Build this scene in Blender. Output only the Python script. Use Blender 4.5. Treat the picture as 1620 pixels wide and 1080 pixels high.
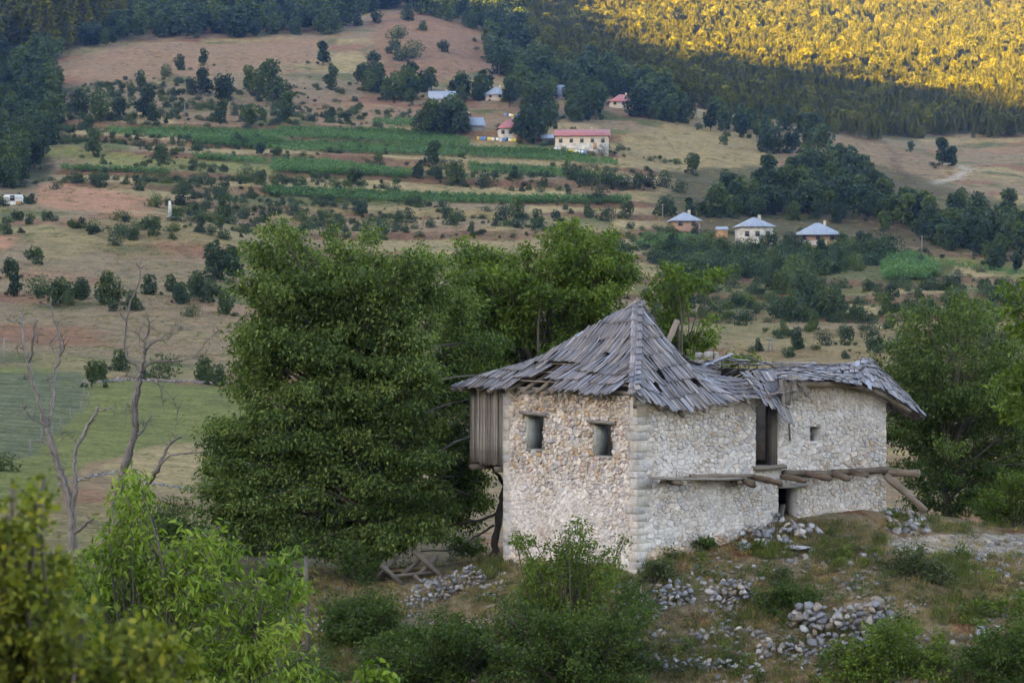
import bpy, math, random, time
import numpy as np
from mathutils import Vector, Matrix

T0 = time.time(); HAZE = .00007
for o in list(bpy.data.objects): bpy.data.objects.remove(o)
scn = bpy.context.scene
COL = scn.collection

# ------------------------------------------------------------------ camera
FPX, HC = 3500.0, 7.15              # focal length in px of a 1620 px wide frame, eye height above the house corner
PITCH = math.atan(50 / FPX)
cam_d = bpy.data.cameras.new('camera'); cam = bpy.data.objects.new('camera', cam_d); COL.objects.link(cam)
cam.location = (0, 0, HC); cam.rotation_euler = (math.pi / 2 - PITCH, 0, 0)
cam_d.sensor_width = 36; cam_d.lens = 36 * FPX / 1620; cam_d.clip_start = .5; cam_d.clip_end = 20000
cam_d.dof.use_dof = True; cam_d.dof.focus_distance = 63; cam_d.dof.aperture_fstop = 4.5
scn.camera = cam
# ------------------------------------------------------------------ sky, sun, exposure
SUN_EL = math.radians(8.0); SUN_H = np.array([-.80, -.60])        # horizontal direction towards the sun
w = bpy.data.worlds.new('World'); scn.world = w; w.use_nodes = True
nt = w.node_tree; bg = nt.nodes['Background']
sky = nt.nodes.new('ShaderNodeTexSky'); sky.sky_type = 'NISHITA'; sky.sun_disc = False
sky.sun_elevation = SUN_EL; sky.sun_rotation = math.atan2(SUN_H[0], SUN_H[1]); sky.altitude = 900
sky.air_density = 1.0; sky.dust_density = 1.3; sky.ozone_density = 1.0
nt.links.new(sky.outputs[0], bg.inputs[0]); bg.inputs[1].default_value = .05
sun_d = bpy.data.lights.new('sun', 'SUN'); sun = bpy.data.objects.new('sun', sun_d); COL.objects.link(sun)
sun_d.energy = 4.4; sun_d.angle = math.radians(.53); sun_d.color = (1.0, .68, .07)
sd = Vector((SUN_H[0] * math.cos(SUN_EL), SUN_H[1] * math.cos(SUN_EL), math.sin(SUN_EL)))
sun.rotation_euler = sd.to_track_quat('Z', 'Y').to_euler(); sun.location = (-60, -45, 60)
vs = scn.view_settings; vs.view_transform = 'Standard'; vs.look = 'None'; vs.gamma = 1; vs.use_curve_mapping = False
vs.exposure = 4.76
vs.use_white_balance = True; vs.white_balance_temperature = 8100; vs.white_balance_tint = 24
scn.render.engine = 'CYCLES'
cy = scn.cycles; cy.use_denoising = True; cy.max_bounces = 5; cy.diffuse_bounces = 3; cy.transmission_bounces = 3
cy.volume_bounces = 0; cy.glossy_bounces = 1; cy.transparent_max_bounces = 4; cy.caustics_reflective = False; cy.caustics_refractive = False

# ------------------------------------------------------------------ helpers
def at(x, y, Y):
    """world point that the photograph shows at pixel (x, y), Y metres in front of the camera"""
    a, b = (x - 810) / FPX, (540 - y) / FPX
    yf = math.cos(PITCH) + b * math.sin(PITCH); zf = b * math.cos(PITCH) - math.sin(PITCH)
    return np.array([a / yf * Y, Y, HC + zf / yf * Y])
def zf_of(y):
    b = (540 - y) / FPX
    return (b * math.cos(PITCH) - math.sin(PITCH)) / (math.cos(PITCH) + b * math.sin(PITCH))

def hash2(i, j, s):
    h = (i.astype(np.int64) * 374761393 + j.astype(np.int64) * 668265263 + s * 974711) & 0x7fffffff
    h = ((h ^ (h >> 13)) * 1274126177) & 0x7fffffff
    return ((h ^ (h >> 16)) & 0xffff) / 65535.0
def vnoise(x, y, s=0):
    x = np.asarray(x, float); y = np.asarray(y, float)
    i = np.floor(x); j = np.floor(y); fx = x - i; fy = y - j
    fx = fx * fx * (3 - 2 * fx); fy = fy * fy * (3 - 2 * fy)
    a = hash2(i, j, s); b = hash2(i + 1, j, s); c = hash2(i, j + 1, s); d = hash2(i + 1, j + 1, s)
    return (a * (1 - fx) + b * fx) * (1 - fy) + (c * (1 - fx) + d * fx) * fy
def fbm(x, y, s=0, o=4):
    t = 0; amp = .5; x = np.asarray(x, float); y = np.asarray(y, float)
    for k in range(o):
        t = t + amp * (vnoise(x, y, s + k * 17) - .5) * 2; x = x * 2.03 + 7.1; y = y * 2.03 - 3.7; amp *= .5
    return t
def inpoly(px, py, poly):
    px = np.asarray(px, float); py = np.asarray(py, float)
    r = np.zeros(np.broadcast(px, py).shape, bool); n = len(poly)
    for i in range(n):
        x1, y1 = poly[i]; x2, y2 = poly[(i + 1) % n]
        if y1 == y2: continue
        c = ((y1 > py) != (y2 > py)) & (px < (x2 - x1) * (py - y1) / (y2 - y1) + x1)
        r ^= c
    return r

def mesh_np(name, V, F, col=None, uv=None, smooth=False):
    """mesh from arrays; F is one (M,k) array or a list of them"""
    me = bpy.data.meshes.new(name); V = np.asarray(V, np.float32)
    Fs = [np.asarray(f, np.int32) for f in (F if isinstance(F, list) else [F]) if len(f)]
    loops = np.concatenate([f.ravel() for f in Fs]); tot = np.concatenate([np.full(len(f), f.shape[1], np.int32) for f in Fs])
    st = np.concatenate([[0], np.cumsum(tot)[:-1]]).astype(np.int32)
    me.vertices.add(len(V)); me.vertices.foreach_set('co', V.ravel())
    me.loops.add(len(loops)); me.loops.foreach_set('vertex_index', loops)
    me.polygons.add(len(tot)); me.polygons.foreach_set('loop_start', st); me.polygons.foreach_set('loop_total', tot)
    if smooth: me.polygons.foreach_set('use_smooth', np.ones(len(tot), bool))
    me.update(calc_edges=True)
    if col is not None:
        c = np.ones((len(V), 4), np.float32); c[:, :np.asarray(col).shape[1]] = col
        a = me.attributes.new('col', 'FLOAT_COLOR', 'POINT'); a.data.foreach_set('color', c.ravel())
    if uv is not None:
        l = me.uv_layers.new(name='UVMap'); l.data.foreach_set('uv', np.asarray(uv, np.float32)[loops].ravel())
    return me

class MB:
    """collects pieces into ONE mesh"""
    def __init__(s): s.V = []; s.F = {3: [], 4: []}; s.C = []; s.U = []; s.n = 0
    def add(s, V, F, col=None, uv=None):
        V = np.asarray(V, float)
        for f in (F if isinstance(F, list) else [F]):
            f = np.asarray(f, int)
            if len(f): s.F[f.shape[1]].append(f + s.n)
        s.V.append(V); s.n += len(V)
        c = np.ones((len(V), 3)) * .5 if col is None else np.broadcast_to(np.asarray(col, float), (len(V), 3))
        s.C.append(c); s.U.append(np.zeros((len(V), 2)) if uv is None else uv)
        return s
    def mesh(s, name, smooth=False):
        F = [np.concatenate(s.F[k]) for k in (3, 4) if s.F[k]]
        return mesh_np(name, np.concatenate(s.V), F, np.concatenate(s.C), np.concatenate(s.U), smooth)

def obj(name, me, mat=None, parent=None, loc=None, rz=None, **props):
    if isinstance(me, MB): me = me.mesh(name)
    o = bpy.data.objects.new(name, me); COL.objects.link(o)
    if mat is not None and me is not None and not me.materials: me.materials.append(mat)
    if parent is not None: o.parent = parent
    if loc is not None: o.location = loc
    if rz is not None: o.rotation_euler[2] = rz
    for k, v in props.items():
        if v is not None: o[k] = v
    return o
def thing(name, label, category, loc=(0, 0, 0), rz=0, group=None):
    return obj(name, None, None, None, loc, rz, label=label, category=category, group=group, kind='thing')
def copy_tree(root, loc, rz, scale, label=None, group=None):
    r = root.copy(); COL.objects.link(r); r.location = loc; r.rotation_euler = (0, 0, rz); r.scale = (scale[0], scale[0], scale[1])
    if label: r['label'] = label
    if group: r['group'] = group
    for c in root.children:
        k = c.copy(); COL.objects.link(k); k.parent = r
    return r

BOXF = np.array([[0, 3, 2, 1], [4, 5, 6, 7], [0, 1, 5, 4], [1, 2, 6, 5], [2, 3, 7, 6], [3, 0, 4, 7]])
def boxv(x0, x1, y0, y1, z0, z1):
    return np.array([[x0, y0, z0], [x1, y0, z0], [x1, y1, z0], [x0, y1, z0], [x0, y0, z1], [x1, y0, z1], [x1, y1, z1], [x0, y1, z1]], float)
def frame_of(d, up=(0, 0, 1)):
    d = np.asarray(d, float); d = d / (np.linalg.norm(d) + 1e-9); up = np.asarray(up, float)
    s = np.cross(d, up)
    if np.linalg.norm(s) < 1e-4: s = np.cross(d, (1, 0, 0))
    s = s / np.linalg.norm(s); return d, s, np.cross(s, d)
def bar(p0, p1, w, h, up=(0, 0, 1), col=None, rng=None, seg=1, rag=0):
    """timber from p0 to p1; w sideways, h along up"""
    p0 = np.asarray(p0, float); p1 = np.asarray(p1, float); d, s, n = frame_of(p1 - p0, up); L = np.linalg.norm(p1 - p0)
    V = []; U = []
    for k in range(seg + 1):
        t = k / seg; c = p0 + (p1 - p0) * t
        j = (rng.normal(0, rag, 3) if rng is not None and rag else np.zeros(3))
        for a, b in ((-1, -1), (1, -1), (1, 1), (-1, 1)):
            jj = rng.normal(0, rag * .5, 3) if rng is not None and rag else 0
            V.append(c + s * a * w / 2 + n * b * h / 2 + j + jj); U.append((t * L, (a * w + b * h) / 2))
    F = [[0, 1, 2, 3], [4 * seg + 3, 4 * seg + 2, 4 * seg + 1, 4 * seg]]
    for k in range(seg):
        for q in range(4):
            a = 4 * k + q; b = 4 * k + (q + 1) % 4; F.append([a, a + 4, b + 4, b])
    return np.array(V), np.array(F), col, np.array(U)
def tube(P, R, n=6, rng=None, rough=0, col=None):
    P = np.asarray(P, float); R = np.asarray(R, float); m = len(P)
    T = np.gradient(P, axis=0); T /= (np.linalg.norm(T, axis=1)[:, None] + 1e-9)
    s = np.cross(T[0], (0.3, .2, 1)); 
    if np.linalg.norm(s) < 1e-3: s = np.cross(T[0], (1, 0, 0))
    V = []; U = []; L = 0
    ang = np.arange(n) * 2 * math.pi / n; ru = np.ones(n) if rng is None else 1 + rng.normal(0, rough, n)
    for k in range(m):
        s = s - T[k] * np.dot(s, T[k]); s = s / (np.linalg.norm(s) + 1e-9); b = np.cross(T[k], s)
        if k: L += np.linalg.norm(P[k] - P[k - 1])
        rr = R[k] * ru * (1 if rng is None else 1 + rng.normal(0, rough * .6, n))
        V.append(P[k] + (np.cos(ang) * rr)[:, None] * s + (np.sin(ang) * rr)[:, None] * b)
        U.append(np.stack([np.full(n, L), ang * R[k]], 1))
    i = np.arange(n); F = []
    for k in range(m - 1):
        F.append(np.stack([k * n + i, k * n + (i + 1) % n, (k + 1) * n + (i + 1) % n, (k + 1) * n + i], 1))
    F = [np.concatenate(F)]
    for k, rev in ((0, True), (m - 1, False)):
        t = np.stack([np.full(n - 2, k * n), k * n + i[1:-1], k * n + i[2:]], 1); F.append(t[:, ::-1] if rev else t)
    return np.concatenate(V), F, col, np.concatenate(U)
def smooth_path(P, sub=4):
    """Catmull-Rom through the points"""
    P = np.asarray(P, float); Q = np.vstack([2 * P[0] - P[1], P, 2 * P[-1] - P[-2]]); out = []
    for i in range(1, len(Q) - 2):
        for k in range(sub):
            t = k / sub; a, b, c, d = Q[i - 1], Q[i], Q[i + 1], Q[i + 2]
            out.append(.5 * ((2 * b) + (c - a) * t + (2 * a - 5 * b + 4 * c - d) * t * t + (3 * b - a - 3 * c + d) * t ** 3))
    out.append(P[-1]); return np.array(out)

def rock_verts(rng, n=1):
    """an uneven angular stone of unit half size: a cut and jittered icosphere-like body"""
    t = (1 + 5 ** .5) / 2
    v = np.array([[-1, t, 0], [1, t, 0], [-1, -t, 0], [1, -t, 0], [0, -1, t], [0, 1, t], [0, -1, -t], [0, 1, -t], [t, 0, -1], [t, 0, 1], [-t, 0, -1], [-t, 0, 1]], float)
    v /= np.linalg.norm(v[0])
    f = [[0, 11, 5], [0, 5, 1], [0, 1, 7], [0, 7, 10], [0, 10, 11], [1, 5, 9], [5, 11, 4], [11, 10, 2], [10, 7, 6], [7, 1, 8], [3, 9, 4], [3, 4, 2], [3, 2, 6], [3, 6, 8], [3, 8, 9], [4, 9, 5], [2, 4, 11], [6, 2, 10], [8, 6, 7], [9, 8, 1]]
    if n:
        cache = {}; v = list(v); nf = []
        def mid(a, b):
            k = (min(a, b), max(a, b))
            if k not in cache:
                m = (v[a] + v[b]) / 2; v.append(m / np.linalg.norm(m)); cache[k] = len(v) - 1
            return cache[k]
        for a, b, c in f:
            x, y, z = mid(a, b), mid(b, c), mid(c, a); nf += [[a, x, z], [b, y, x], [c, z, y], [x, y, z]]
        v = np.array(v); f = nf
    for _ in range(15):                              # flat broken faces
        d = rng.normal(0, 1, 3); d /= np.linalg.norm(d); h = rng.uniform(.45, .78); q = v @ d
        v = v - np.outer(np.maximum(q - h, 0), d)
    v = v * (1 + rng.normal(0, .035, (len(v), 1)))
    return v, np.array(f)

# ------------------------------------------------------------------ materials
def mat_new(name):
    m = bpy.data.materials.new(name); m.use_nodes = True; t = m.node_tree
    b = t.nodes['Principled BSDF']; b.inputs['Specular IOR Level'].default_value = .2
    return m, t, b
def N(t, typ, **kw):
    n = t.nodes.new(typ)
    for k, v in kw.items():
        if k.startswith('i_'): n.inputs[k[2:].replace('_', ' ')].default_value = v
        else: setattr(n, k, v)
    return n
def mixc(t, fac, a, b, mode='MIX'):
    n = t.nodes.new('ShaderNodeMix'); n.data_type = 'RGBA'; n.blend_type = mode
    for i, v in ((0, fac), (6, a), (7, b)):
        if isinstance(v, (int, float)): n.inputs[i].default_value = v
        elif isinstance(v, tuple): n.inputs[i].default_value = (*v, 1) if len(v) == 3 else v
        else: t.links.new(v, n.inputs[i])
    return n.outputs[2]
def ramp(t, src, stops):
    n = t.nodes.new('ShaderNodeValToRGB'); e = n.color_ramp.elements
    while len(e) < len(stops): e.new(.5)
    for k, (p, c) in enumerate(stops):
        e[k].position = p; e[k].color = (*c, 1) if isinstance(c, tuple) else (c, c, c, 1)
    t.links.new(src, n.inputs[0]); return n.outputs[0]
def noise_tex(t, co, scale, detail=4, rough=.6, dist=0):
    n = N(t, 'ShaderNodeTexNoise'); n.inputs['Scale'].default_value = scale; n.inputs['Detail'].default_value = detail
    n.inputs['Roughness'].default_value = rough; n.inputs['Distortion'].default_value = dist
    if co is not None: t.links.new(co, n.inputs['Vector'])
    return n.outputs[0]
def attr(t, name='col'):
    return N(t, 'ShaderNodeAttribute', attribute_name=name).outputs['Color']
def bump(t, b, h, dist, strength=1.0):
    n = N(t, 'ShaderNodeBump'); n.inputs['Distance'].default_value = dist; n.inputs['Strength'].default_value = strength
    t.links.new(h, n.inputs['Height']); t.links.new(n.outputs[0], b.inputs['Normal'])
def geo_pos(t): return N(t, 'ShaderNodeNewGeometry').outputs['Position']
def objco(t): return N(t, 'ShaderNodeTexCoord').outputs['Object']

def m_ground():
    m, t, b = mat_new('earth_and_dry_grass'); p = geo_pos(t); c = attr(t)
    n1 = noise_tex(t, p, .35, 5, .65); n2 = noise_tex(t, p, 2.6, 4, .65); n3 = noise_tex(t, p, 14, 3, .6)
    c = mixc(t, 1.0, c, ramp(t, n1, [(.3, (.62, .66, .62)), (.7, (1.3, 1.22, 1.1))]), 'MULTIPLY')
    c = mixc(t, 1.0, c, ramp(t, n2, [(.3, .5), (.7, 1.4)]), 'MULTIPLY')
    c = mixc(t, .6, c, ramp(t, n3, [(.3, .6), (.7, 1.4)]), 'MULTIPLY')
    t.links.new(c, b.inputs['Base Color']); b.inputs['Roughness'].default_value = .95; b.inputs['Specular IOR Level'].default_value = .05
    s = N(t, 'ShaderNodeMath', operation='ADD'); t.links.new(n2, s.inputs[0]); t.links.new(n3, s.inputs[1]); bump(t, b, s.outputs[0], .10, .8)
    return m
def m_stone(name='limestone', tint=(1, 1, 1), bs=.012):
    m, t, b = mat_new(name); co = objco(t); c = attr(t)
    n1 = noise_tex(t, co, 5, 5, .65); n2 = noise_tex(t, co, 26, 4, .7); n3 = noise_tex(t, co, 1.3, 3, .5)
    c = mixc(t, 1.0, c, ramp(t, n1, [(.28, (.70, .69, .69)), (.55, (1.0, 1.0, 1.0)), (.75, (1.18, 1.14, 1.08))]), 'MULTIPLY')
    c = mixc(t, .7, c, ramp(t, n2, [(.3, .68), (.65, 1.2)]), 'MULTIPLY')
    c = mixc(t, .7, c, ramp(t, n3, [(.35, (.82, .78, .74)), (.6, (1.06, 1.05, 1.05))]), 'MULTIPLY')
    c = mixc(t, 1.0, c, tint, 'MULTIPLY')
    t.links.new(c, b.inputs['Base Color']); b.inputs['Roughness'].default_value = .9; b.inputs['Specular IOR Level'].default_value = .12
    s = N(t, 'ShaderNodeMath', operation='ADD'); t.links.new(n1, s.inputs[0]); t.links.new(n2, s.inputs[1]); bump(t, b, s.outputs[0], bs, .9)
    return m
def m_wood(name, a, bcol, grain=38, uvx=1.2):
    m, t, b = mat_new(name); uv = N(t, 'ShaderNodeUVMap', uv_map='UVMap').outputs[0]
    mp = N(t, 'ShaderNodeMapping'); mp.inputs['Scale'].default_value = (uvx, grain, 1); t.links.new(uv, mp.inputs[0])
    n1 = noise_tex(t, mp.outputs[0], 1, 5, .7, .3); n2 = noise_tex(t, objco(t), 3.1, 3, .6)
    c = mixc(t, 1.0, attr(t), ramp(t, n1, [(.3, a), (.68, bcol)]), 'MULTIPLY')
    c = mixc(t, .6, c, ramp(t, n2, [(.3, (.7, .68, .66)), (.7, (1.2, 1.2, 1.22))]), 'MULTIPLY')
    t.links.new(c, b.inputs['Base Color']); b.inputs['Roughness'].default_value = .8; b.inputs['Specular IOR Level'].default_value = .25
    bump(t, b, n1, .006, .9); return m
def m_leaf(name, dark, mid, light, transl=.32, obj_rand=0.0):
    m, t, b = mat_new(name); a = attr(t); sp = N(t, 'ShaderNodeSeparateColor'); t.links.new(a, sp.inputs[0])
    c = ramp(t, sp.outputs[0], [(0, dark), (.5, mid), (1, light)])
    if obj_rand:
        r = N(t, 'ShaderNodeObjectInfo').outputs['Random']
        c = mixc(t, 1.0, c, ramp(t, r, [(0, (1 - obj_rand, 1 - obj_rand * .8, 1 - obj_rand * .6)), (.5, 1.0), (1, (1 + obj_rand * 1.2, 1 + obj_rand * .8, 1 - obj_rand * .3))]), 'MULTIPLY')
    t.links.new(c, b.inputs['Base Color']); b.inputs['Roughness'].default_value = .55; b.inputs['Specular IOR Level'].default_value = .14
    tr = N(t, 'ShaderNodeBsdfTranslucent'); t.links.new(mixc(t, 1.0, c, (1.25, 1.35, .55), 'MULTIPLY'), tr.inputs[0])
    mx = N(t, 'ShaderNodeMixShader'); mx.inputs[0].default_value = transl
    t.links.new(b.outputs[0], mx.inputs[1]); t.links.new(tr.outputs[0], mx.inputs[2]); t.links.new(mx.outputs[0], t.nodes['Material Output'].inputs[0])
    return m
def m_plain(name, col, rough=.8, var=.35, scale=3.0, spec=.2, metal=0):
    m, t, b = mat_new(name); n = noise_tex(t, objco(t), scale, 5, .65)
    c = mixc(t, 1.0, col, ramp(t, n, [(.3, 1 - var), (.7, 1 + var * .6)]), 'MULTIPLY')
    t.links.new(c, b.inputs['Base Color']); b.inputs['Roughness'].default_value = rough; b.inputs['Specular IOR Level'].default_value = spec; b.inputs['Metallic'].default_value = metal
    return m
M = dict(
    ground=m_ground(),
    stone=m_stone(), rock=m_stone('grey_rock', (1, 1, 1), .02),
    shingle=m_wood('weathered_shingle_wood', (.34, .32, .32), (1.18, 1.15, 1.15), 40),
    board=m_wood('old_grey_boards', (.35, .32, .30), (1.2, 1.15, 1.1), 30, .8),
    log=m_wood('weathered_log', (.42, .36, .30), (1.25, 1.15, 1.05), 22),
    deadwood=m_wood('dead_bare_wood', (.22, .18, .16), (1.8, 1.72, 1.68), 16, 2.2),
    bark=m_wood('dark_bark', (.5, .5, .5), (1.3, 1.25, 1.2), 14, 3),
    cherry=m_leaf('cherry_leaves', (.036, .066, .018), (.088, .140, .038), (.180, .235, .066), .30),
    walnut=m_leaf('walnut_leaves', (.044, .080, .015), (.084, .142, .024), (.150, .210, .040), .28),
    sapling=m_leaf('young_walnut_leaves', (.060, .112, .018), (.128, .205, .030), (.23, .30, .050)),
    bush=m_leaf('shrub_leaves', (.044, .080, .016), (.092, .148, .026), (.165, .225, .042)),
    darkbush=m_leaf('bramble_leaves', (.030, .058, .015), (.055, .100, .024), (.100, .150, .038)),
    yellowbush=m_leaf('yellowing_leaves', (.07, .092, .018), (.155, .18, .03), (.31, .28, .045)),
    greybush=m_leaf('grey_green_leaves', (.045, .062, .032), (.075, .098, .046), (.12, .14, .065)),
    farleaf=m_leaf('hillside_leaves', (.020, .038, .018), (.038, .068, .030), (.070, .104, .042), .14, .5),
    pine=m_leaf('pine_needles', (.045, .052, .010), (.100, .108, .012), (.175, .170, .015), .30, .25),
    corn=m_leaf('corn_leaves', (.045, .11, .040), (.075, .165, .060), (.12, .215, .080), .25, .15),
    drygrass=m_leaf('dry_grass_blades', (.17, .125, .07), (.27, .21, .12), (.38, .31, .19), .3, .3),
    grass=m_leaf('green_grass_blades', (.05, .075, .022), (.09, .115, .035), (.16, .17, .06), .3, .3),
    dark=m_plain('dark_interior', (.06, .05, .045)),
    plaster=m_plain('pale_blue_grey_plaster', (.42, .43, .41), .9, .3, 4),
    whitewash=m_plain('whitewash', (.42, .39, .35), .9, .5, 1.0),
    cream=m_plain('cream_render', (.47, .39, .29), .9, .2, 2),
    rubblefar=m_plain('far_rubble_wall', (.40, .34, .28), .9, .45, 4),
    brick=m_plain('bare_brick_wall', (.30, .185, .13), .9, .35, 4),
    tin=m_plain('blue_grey_tin', (.22, .26, .32), .5, .25, 1.5, .4),
    redroof=m_plain('red_tin_roof', (.34, .125, .12), .6, .25, 1.5, .3),
    glass=m_plain('dark_window', (.03, .035, .045), .2, .2, 2, .5),
    polewood=m_plain('grey_pole', (.20, .185, .17), .9, .3, 2),
    concrete=m_plain('white_concrete', (.46, .46, .44), .9, .2, 2),
    hive_white=m_plain('white_hive_paint', (.7, .7, .68)), hive_blue=m_plain('blue_hive_paint', (.12, .25, .5)), hive_yellow=m_plain('yellow_hive_paint', (.65, .5, .10)),
    orangewood=m_plain('orange_boards', (.36, .20, .10)),
)
# ------------------------------------------------------------------ terrain: one sheet, knoll + valley + hillside + mountain
PROF = {   # column x: (distance, y) as read from the photograph
    -350: [(100, 800), (150, 690), (200, 610), (240, 572), (300, 485), (340, 435), (380, 388), (430, 340), (480, 312), (560, 262), (650, 200), (750, 140), (900, 85), (1200, 10), (1600, -80), (2300, -220), (3600, 70)],
    0:    [(100, 810), (150, 695), (200, 612), (240, 574), (300, 482), (340, 432), (380, 386), (430, 345), (480, 318), (560, 272), (650, 215), (750, 155), (900, 100), (1200, 30), (1600, -50), (2300, -190), (3600, 70)],
    150:  [(100, 815), (150, 705), (200, 618), (235, 590), (300, 486), (340, 438), (375, 392), (405, 352), (440, 338), (480, 322), (520, 298), (560, 268), (600, 238), (650, 205), (720, 155), (800, 112), (900, 75), (1200, 10), (1600, -70), (2300, -200), (3600, 70)],
    300:  [(100, 820), (150, 718), (200, 625), (235, 600), (300, 490), (340, 442), (375, 398), (405, 347), (440, 349), (480, 334), (520, 300), (560, 262), (600, 236), (650, 203), (720, 155), (800, 112), (900, 70), (1000, 42), (1200, 0), (1600, -75), (2300, -210), (3600, 70)],
    450:  [(100, 830), (150, 730), (200, 640), (235, 605), (300, 500), (340, 455), (380, 420), (420, 392), (460, 362), (500, 338), (540, 303), (580, 268), (620, 236), (660, 206), (720, 165), (800, 115), (900, 66), (1000, 34), (1200, -8), (1600, -80), (2300, -210), (3600, 70)],
    700:  [(100, 840), (150, 740), (200, 650), (250, 575), (300, 515), (350, 465), (400, 425), (460, 378), (500, 350), (540, 315), (580, 278), (620, 243), (660, 215), (700, 190), (800, 125), (900, 68), (1000, 34), (1200, -12), (1600, -85), (2300, -215), (3600, 70)],
    900:  [(100, 845), (150, 745), (200, 650), (250, 580), (300, 520), (350, 475), (400, 435), (460, 386), (500, 356), (540, 322), (580, 280), (610, 244), (660, 212), (720, 182), (780, 156), (900, 122), (1000, 98), (1200, 52), (1400, 2), (1800, -75), (2300, -170), (3600, 70)],
    1200: [(100, 842), (150, 730), (200, 640), (250, 580), (300, 526), (350, 482), (400, 443), (450, 408), (500, 376), (540, 346), (600, 292), (660, 248), (720, 214), (800, 186), (900, 164), (1000, 142), (1200, 92), (1500, 20), (2000, -60), (2400, -130), (3600, 70)],
    1450: [(100, 842), (150, 725), (200, 630), (250, 575), (300, 530), (350, 488), (400, 452), (450, 420), (500, 388), (560, 348), (620, 308), (680, 276), (705, 262), (780, 257), (860, 236), (900, 220), (1000, 192), (1200, 132), (1500, 52), (2000, -30), (2400, -90), (3600, 70)],
    1620: [(100, 842), (150, 722), (200, 630), (250, 572), (300, 528), (350, 490), (400, 458), (450, 430), (500, 398), (560, 355), (620, 315), (680, 285), (720, 272), (780, 258), (860, 234), (900, 218), (1000, 192), (1200, 140), (1500, 62), (2000, -15), (2400, -75), (3600, 70)],
    1970: [(100, 842), (150, 722), (200, 630), (250, 572), (300, 528), (350, 490), (400, 458), (450, 430), (500, 398), (560, 355), (620, 315), (680, 285), (720, 272), (780, 255), (860, 228), (900, 212), (1000, 185), (1200, 130), (1500, 55), (2000, -15), (2400, -75), (3600, 70)],
}
def seg(a, b, n): return np.linspace(a, b, n, endpoint=False)
RS = np.concatenate([np.geomspace(2, 46, 34, endpoint=False), seg(46, 54, 24), seg(54, 67, 96), seg(67, 100, 70), seg(100, 250, 110), seg(250, 450, 110),
                     seg(450, 720, 270), seg(720, 1000, 70), seg(1000, 2400, 70), np.geomspace(2400, 3600, 8)])
xf = np.arange(-350, 1971, 7.0); phf = np.arctan((xf - 810) / FPX)
phi_l = np.linspace(-math.pi, phf[0], 26, endpoint=False); phi_r = np.linspace(phf[-1], math.pi, 27)[1:]
PH = np.concatenate([phi_l, phf, phi_r]); XC = np.clip(810 + FPX * np.tan(np.clip(PH, phf[0], phf[-1])), -350, 1970)
cols = sorted(PROF); base = np.stack([np.interp(RS, [p[0] for p in PROF[c]], [p[1] for p in PROF[c]]) for c in cols])      # (col, r)
Ys = np.empty((len(RS), len(PH)))
for i in range(len(RS)): Ys[i] = np.interp(XC, cols, base[:, i])
def blur(A, k, ax):
    ker = np.hanning(k + 2)[1:-1]; ker /= ker.sum(); pad = [(0, 0), (0, 0)]; pad[ax] = (k // 2, k // 2)
    B = np.pad(A, pad, mode='edge'); return np.apply_along_axis(lambda v: np.convolve(v, ker, 'valid'), ax, B)
Ys = blur(Ys, 23, 0); Ys = blur(Ys, 31, 1)
RR, PP = np.meshgrid(RS, PH, indexing='ij'); GX = RR * np.sin(PP); GY = RR * np.cos(PP); XX = np.broadcast_to(XC, RR.shape)
# terraces: treads and banks cut into the slope
def terr(Y, period, tilt, bank, share, warp):
    q = (Y - tilt * XX + warp) / period; n = np.floor(q); f = q - n
    g = np.where(f < 1 - share, f / (1 - share) * (1 - bank), (1 - bank) + (f - 1 + share) / share * bank)
    return (n + g) * period + tilt * XX - warp, f > 1 - share
tmask = np.clip((RR - 470) / 25, 0, 1) * np.clip((690 - RR) / 25, 0, 1) * np.clip((XX - 60) / 60, 0, 1) * np.clip((1080 - XX) / 80, 0, 1)
wrp = fbm(GX / 90, GY / 60, 5, 3) * 7
Yt, riser = terr(Ys, 25, .028, .52, .16, wrp)
tm2 = np.clip((RR - 235) / 30, 0, 1) * np.clip((520 - RR) / 30, 0, 1) * np.clip((XX - 420) / 80, 0, 1)
wr2 = fbm(GX / 60, GY / 40, 9, 3) * 14
Yt2, riser2 = terr(Ys, 31, .01, .50, .2, wr2)
Yp = Ys + (Yt - Ys) * tmask; Yp = Yp + (Yt2 - Ys) * tm2 * (1 - tmask) * .8
GZ = HC + RR * zf_of(Yp)
rough = np.clip((RR - 130) / 150, 0, 1)
GZ += rough * (fbm(GX / 45, GY / 45, 1, 4) * RR * .0035 + fbm(GX / 9, GY / 9, 2, 3) * .35)
back = np.clip((np.abs(PP) - .34) / .9, 0, 1); back = back * back * (3 - 2 * back)
GZ = GZ * (1 - back) + (4 + .035 * RR + fbm(GX / 200, GY / 200, 3, 3) * RR * .02) * back
# the near knoll, gully and camera slope: thin-plate surface through measured points
CP = [at(*p) for p in [(1008, 907, 60), (797, 896, 65.2), (1402, 812, 65.4), (1245, 823, 62.9), (1120, 868, 61.2), (1500, 845, 65), (1620, 850, 66), (1620, 836, 72), (1450, 818, 72),
      (1300, 880, 60.6), (1500, 884, 62), (1620, 892, 62.5), (1330, 940, 58.9), (1330, 1010, 57.0), (1330, 1080, 55), (1600, 962, 59), (1600, 1080, 55), (1060, 965, 58), (1050, 1080, 55), (1180, 930, 59.2),
      (900, 925, 60.5), (900, 1080, 55), (700, 925, 63.5), (640, 952, 62), (640, 1062, 57.5), (570, 917, 67), (450, 1000, 61), (300, 1080, 58), (100, 1080, 60), (130, 880, 72), (0, 880, 75),
      (300, 850, 82), (400, 890, 72), (740, 885, 72), (600, 893, 74), (1800, 1000, 59), (1900, 840, 72), (-200, 1000, 66), (-250, 860, 85), (1000, 850, 78), (1300, 830, 80), (700, 865, 85), (150, 850, 90), (1700, 834, 90)]]
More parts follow.
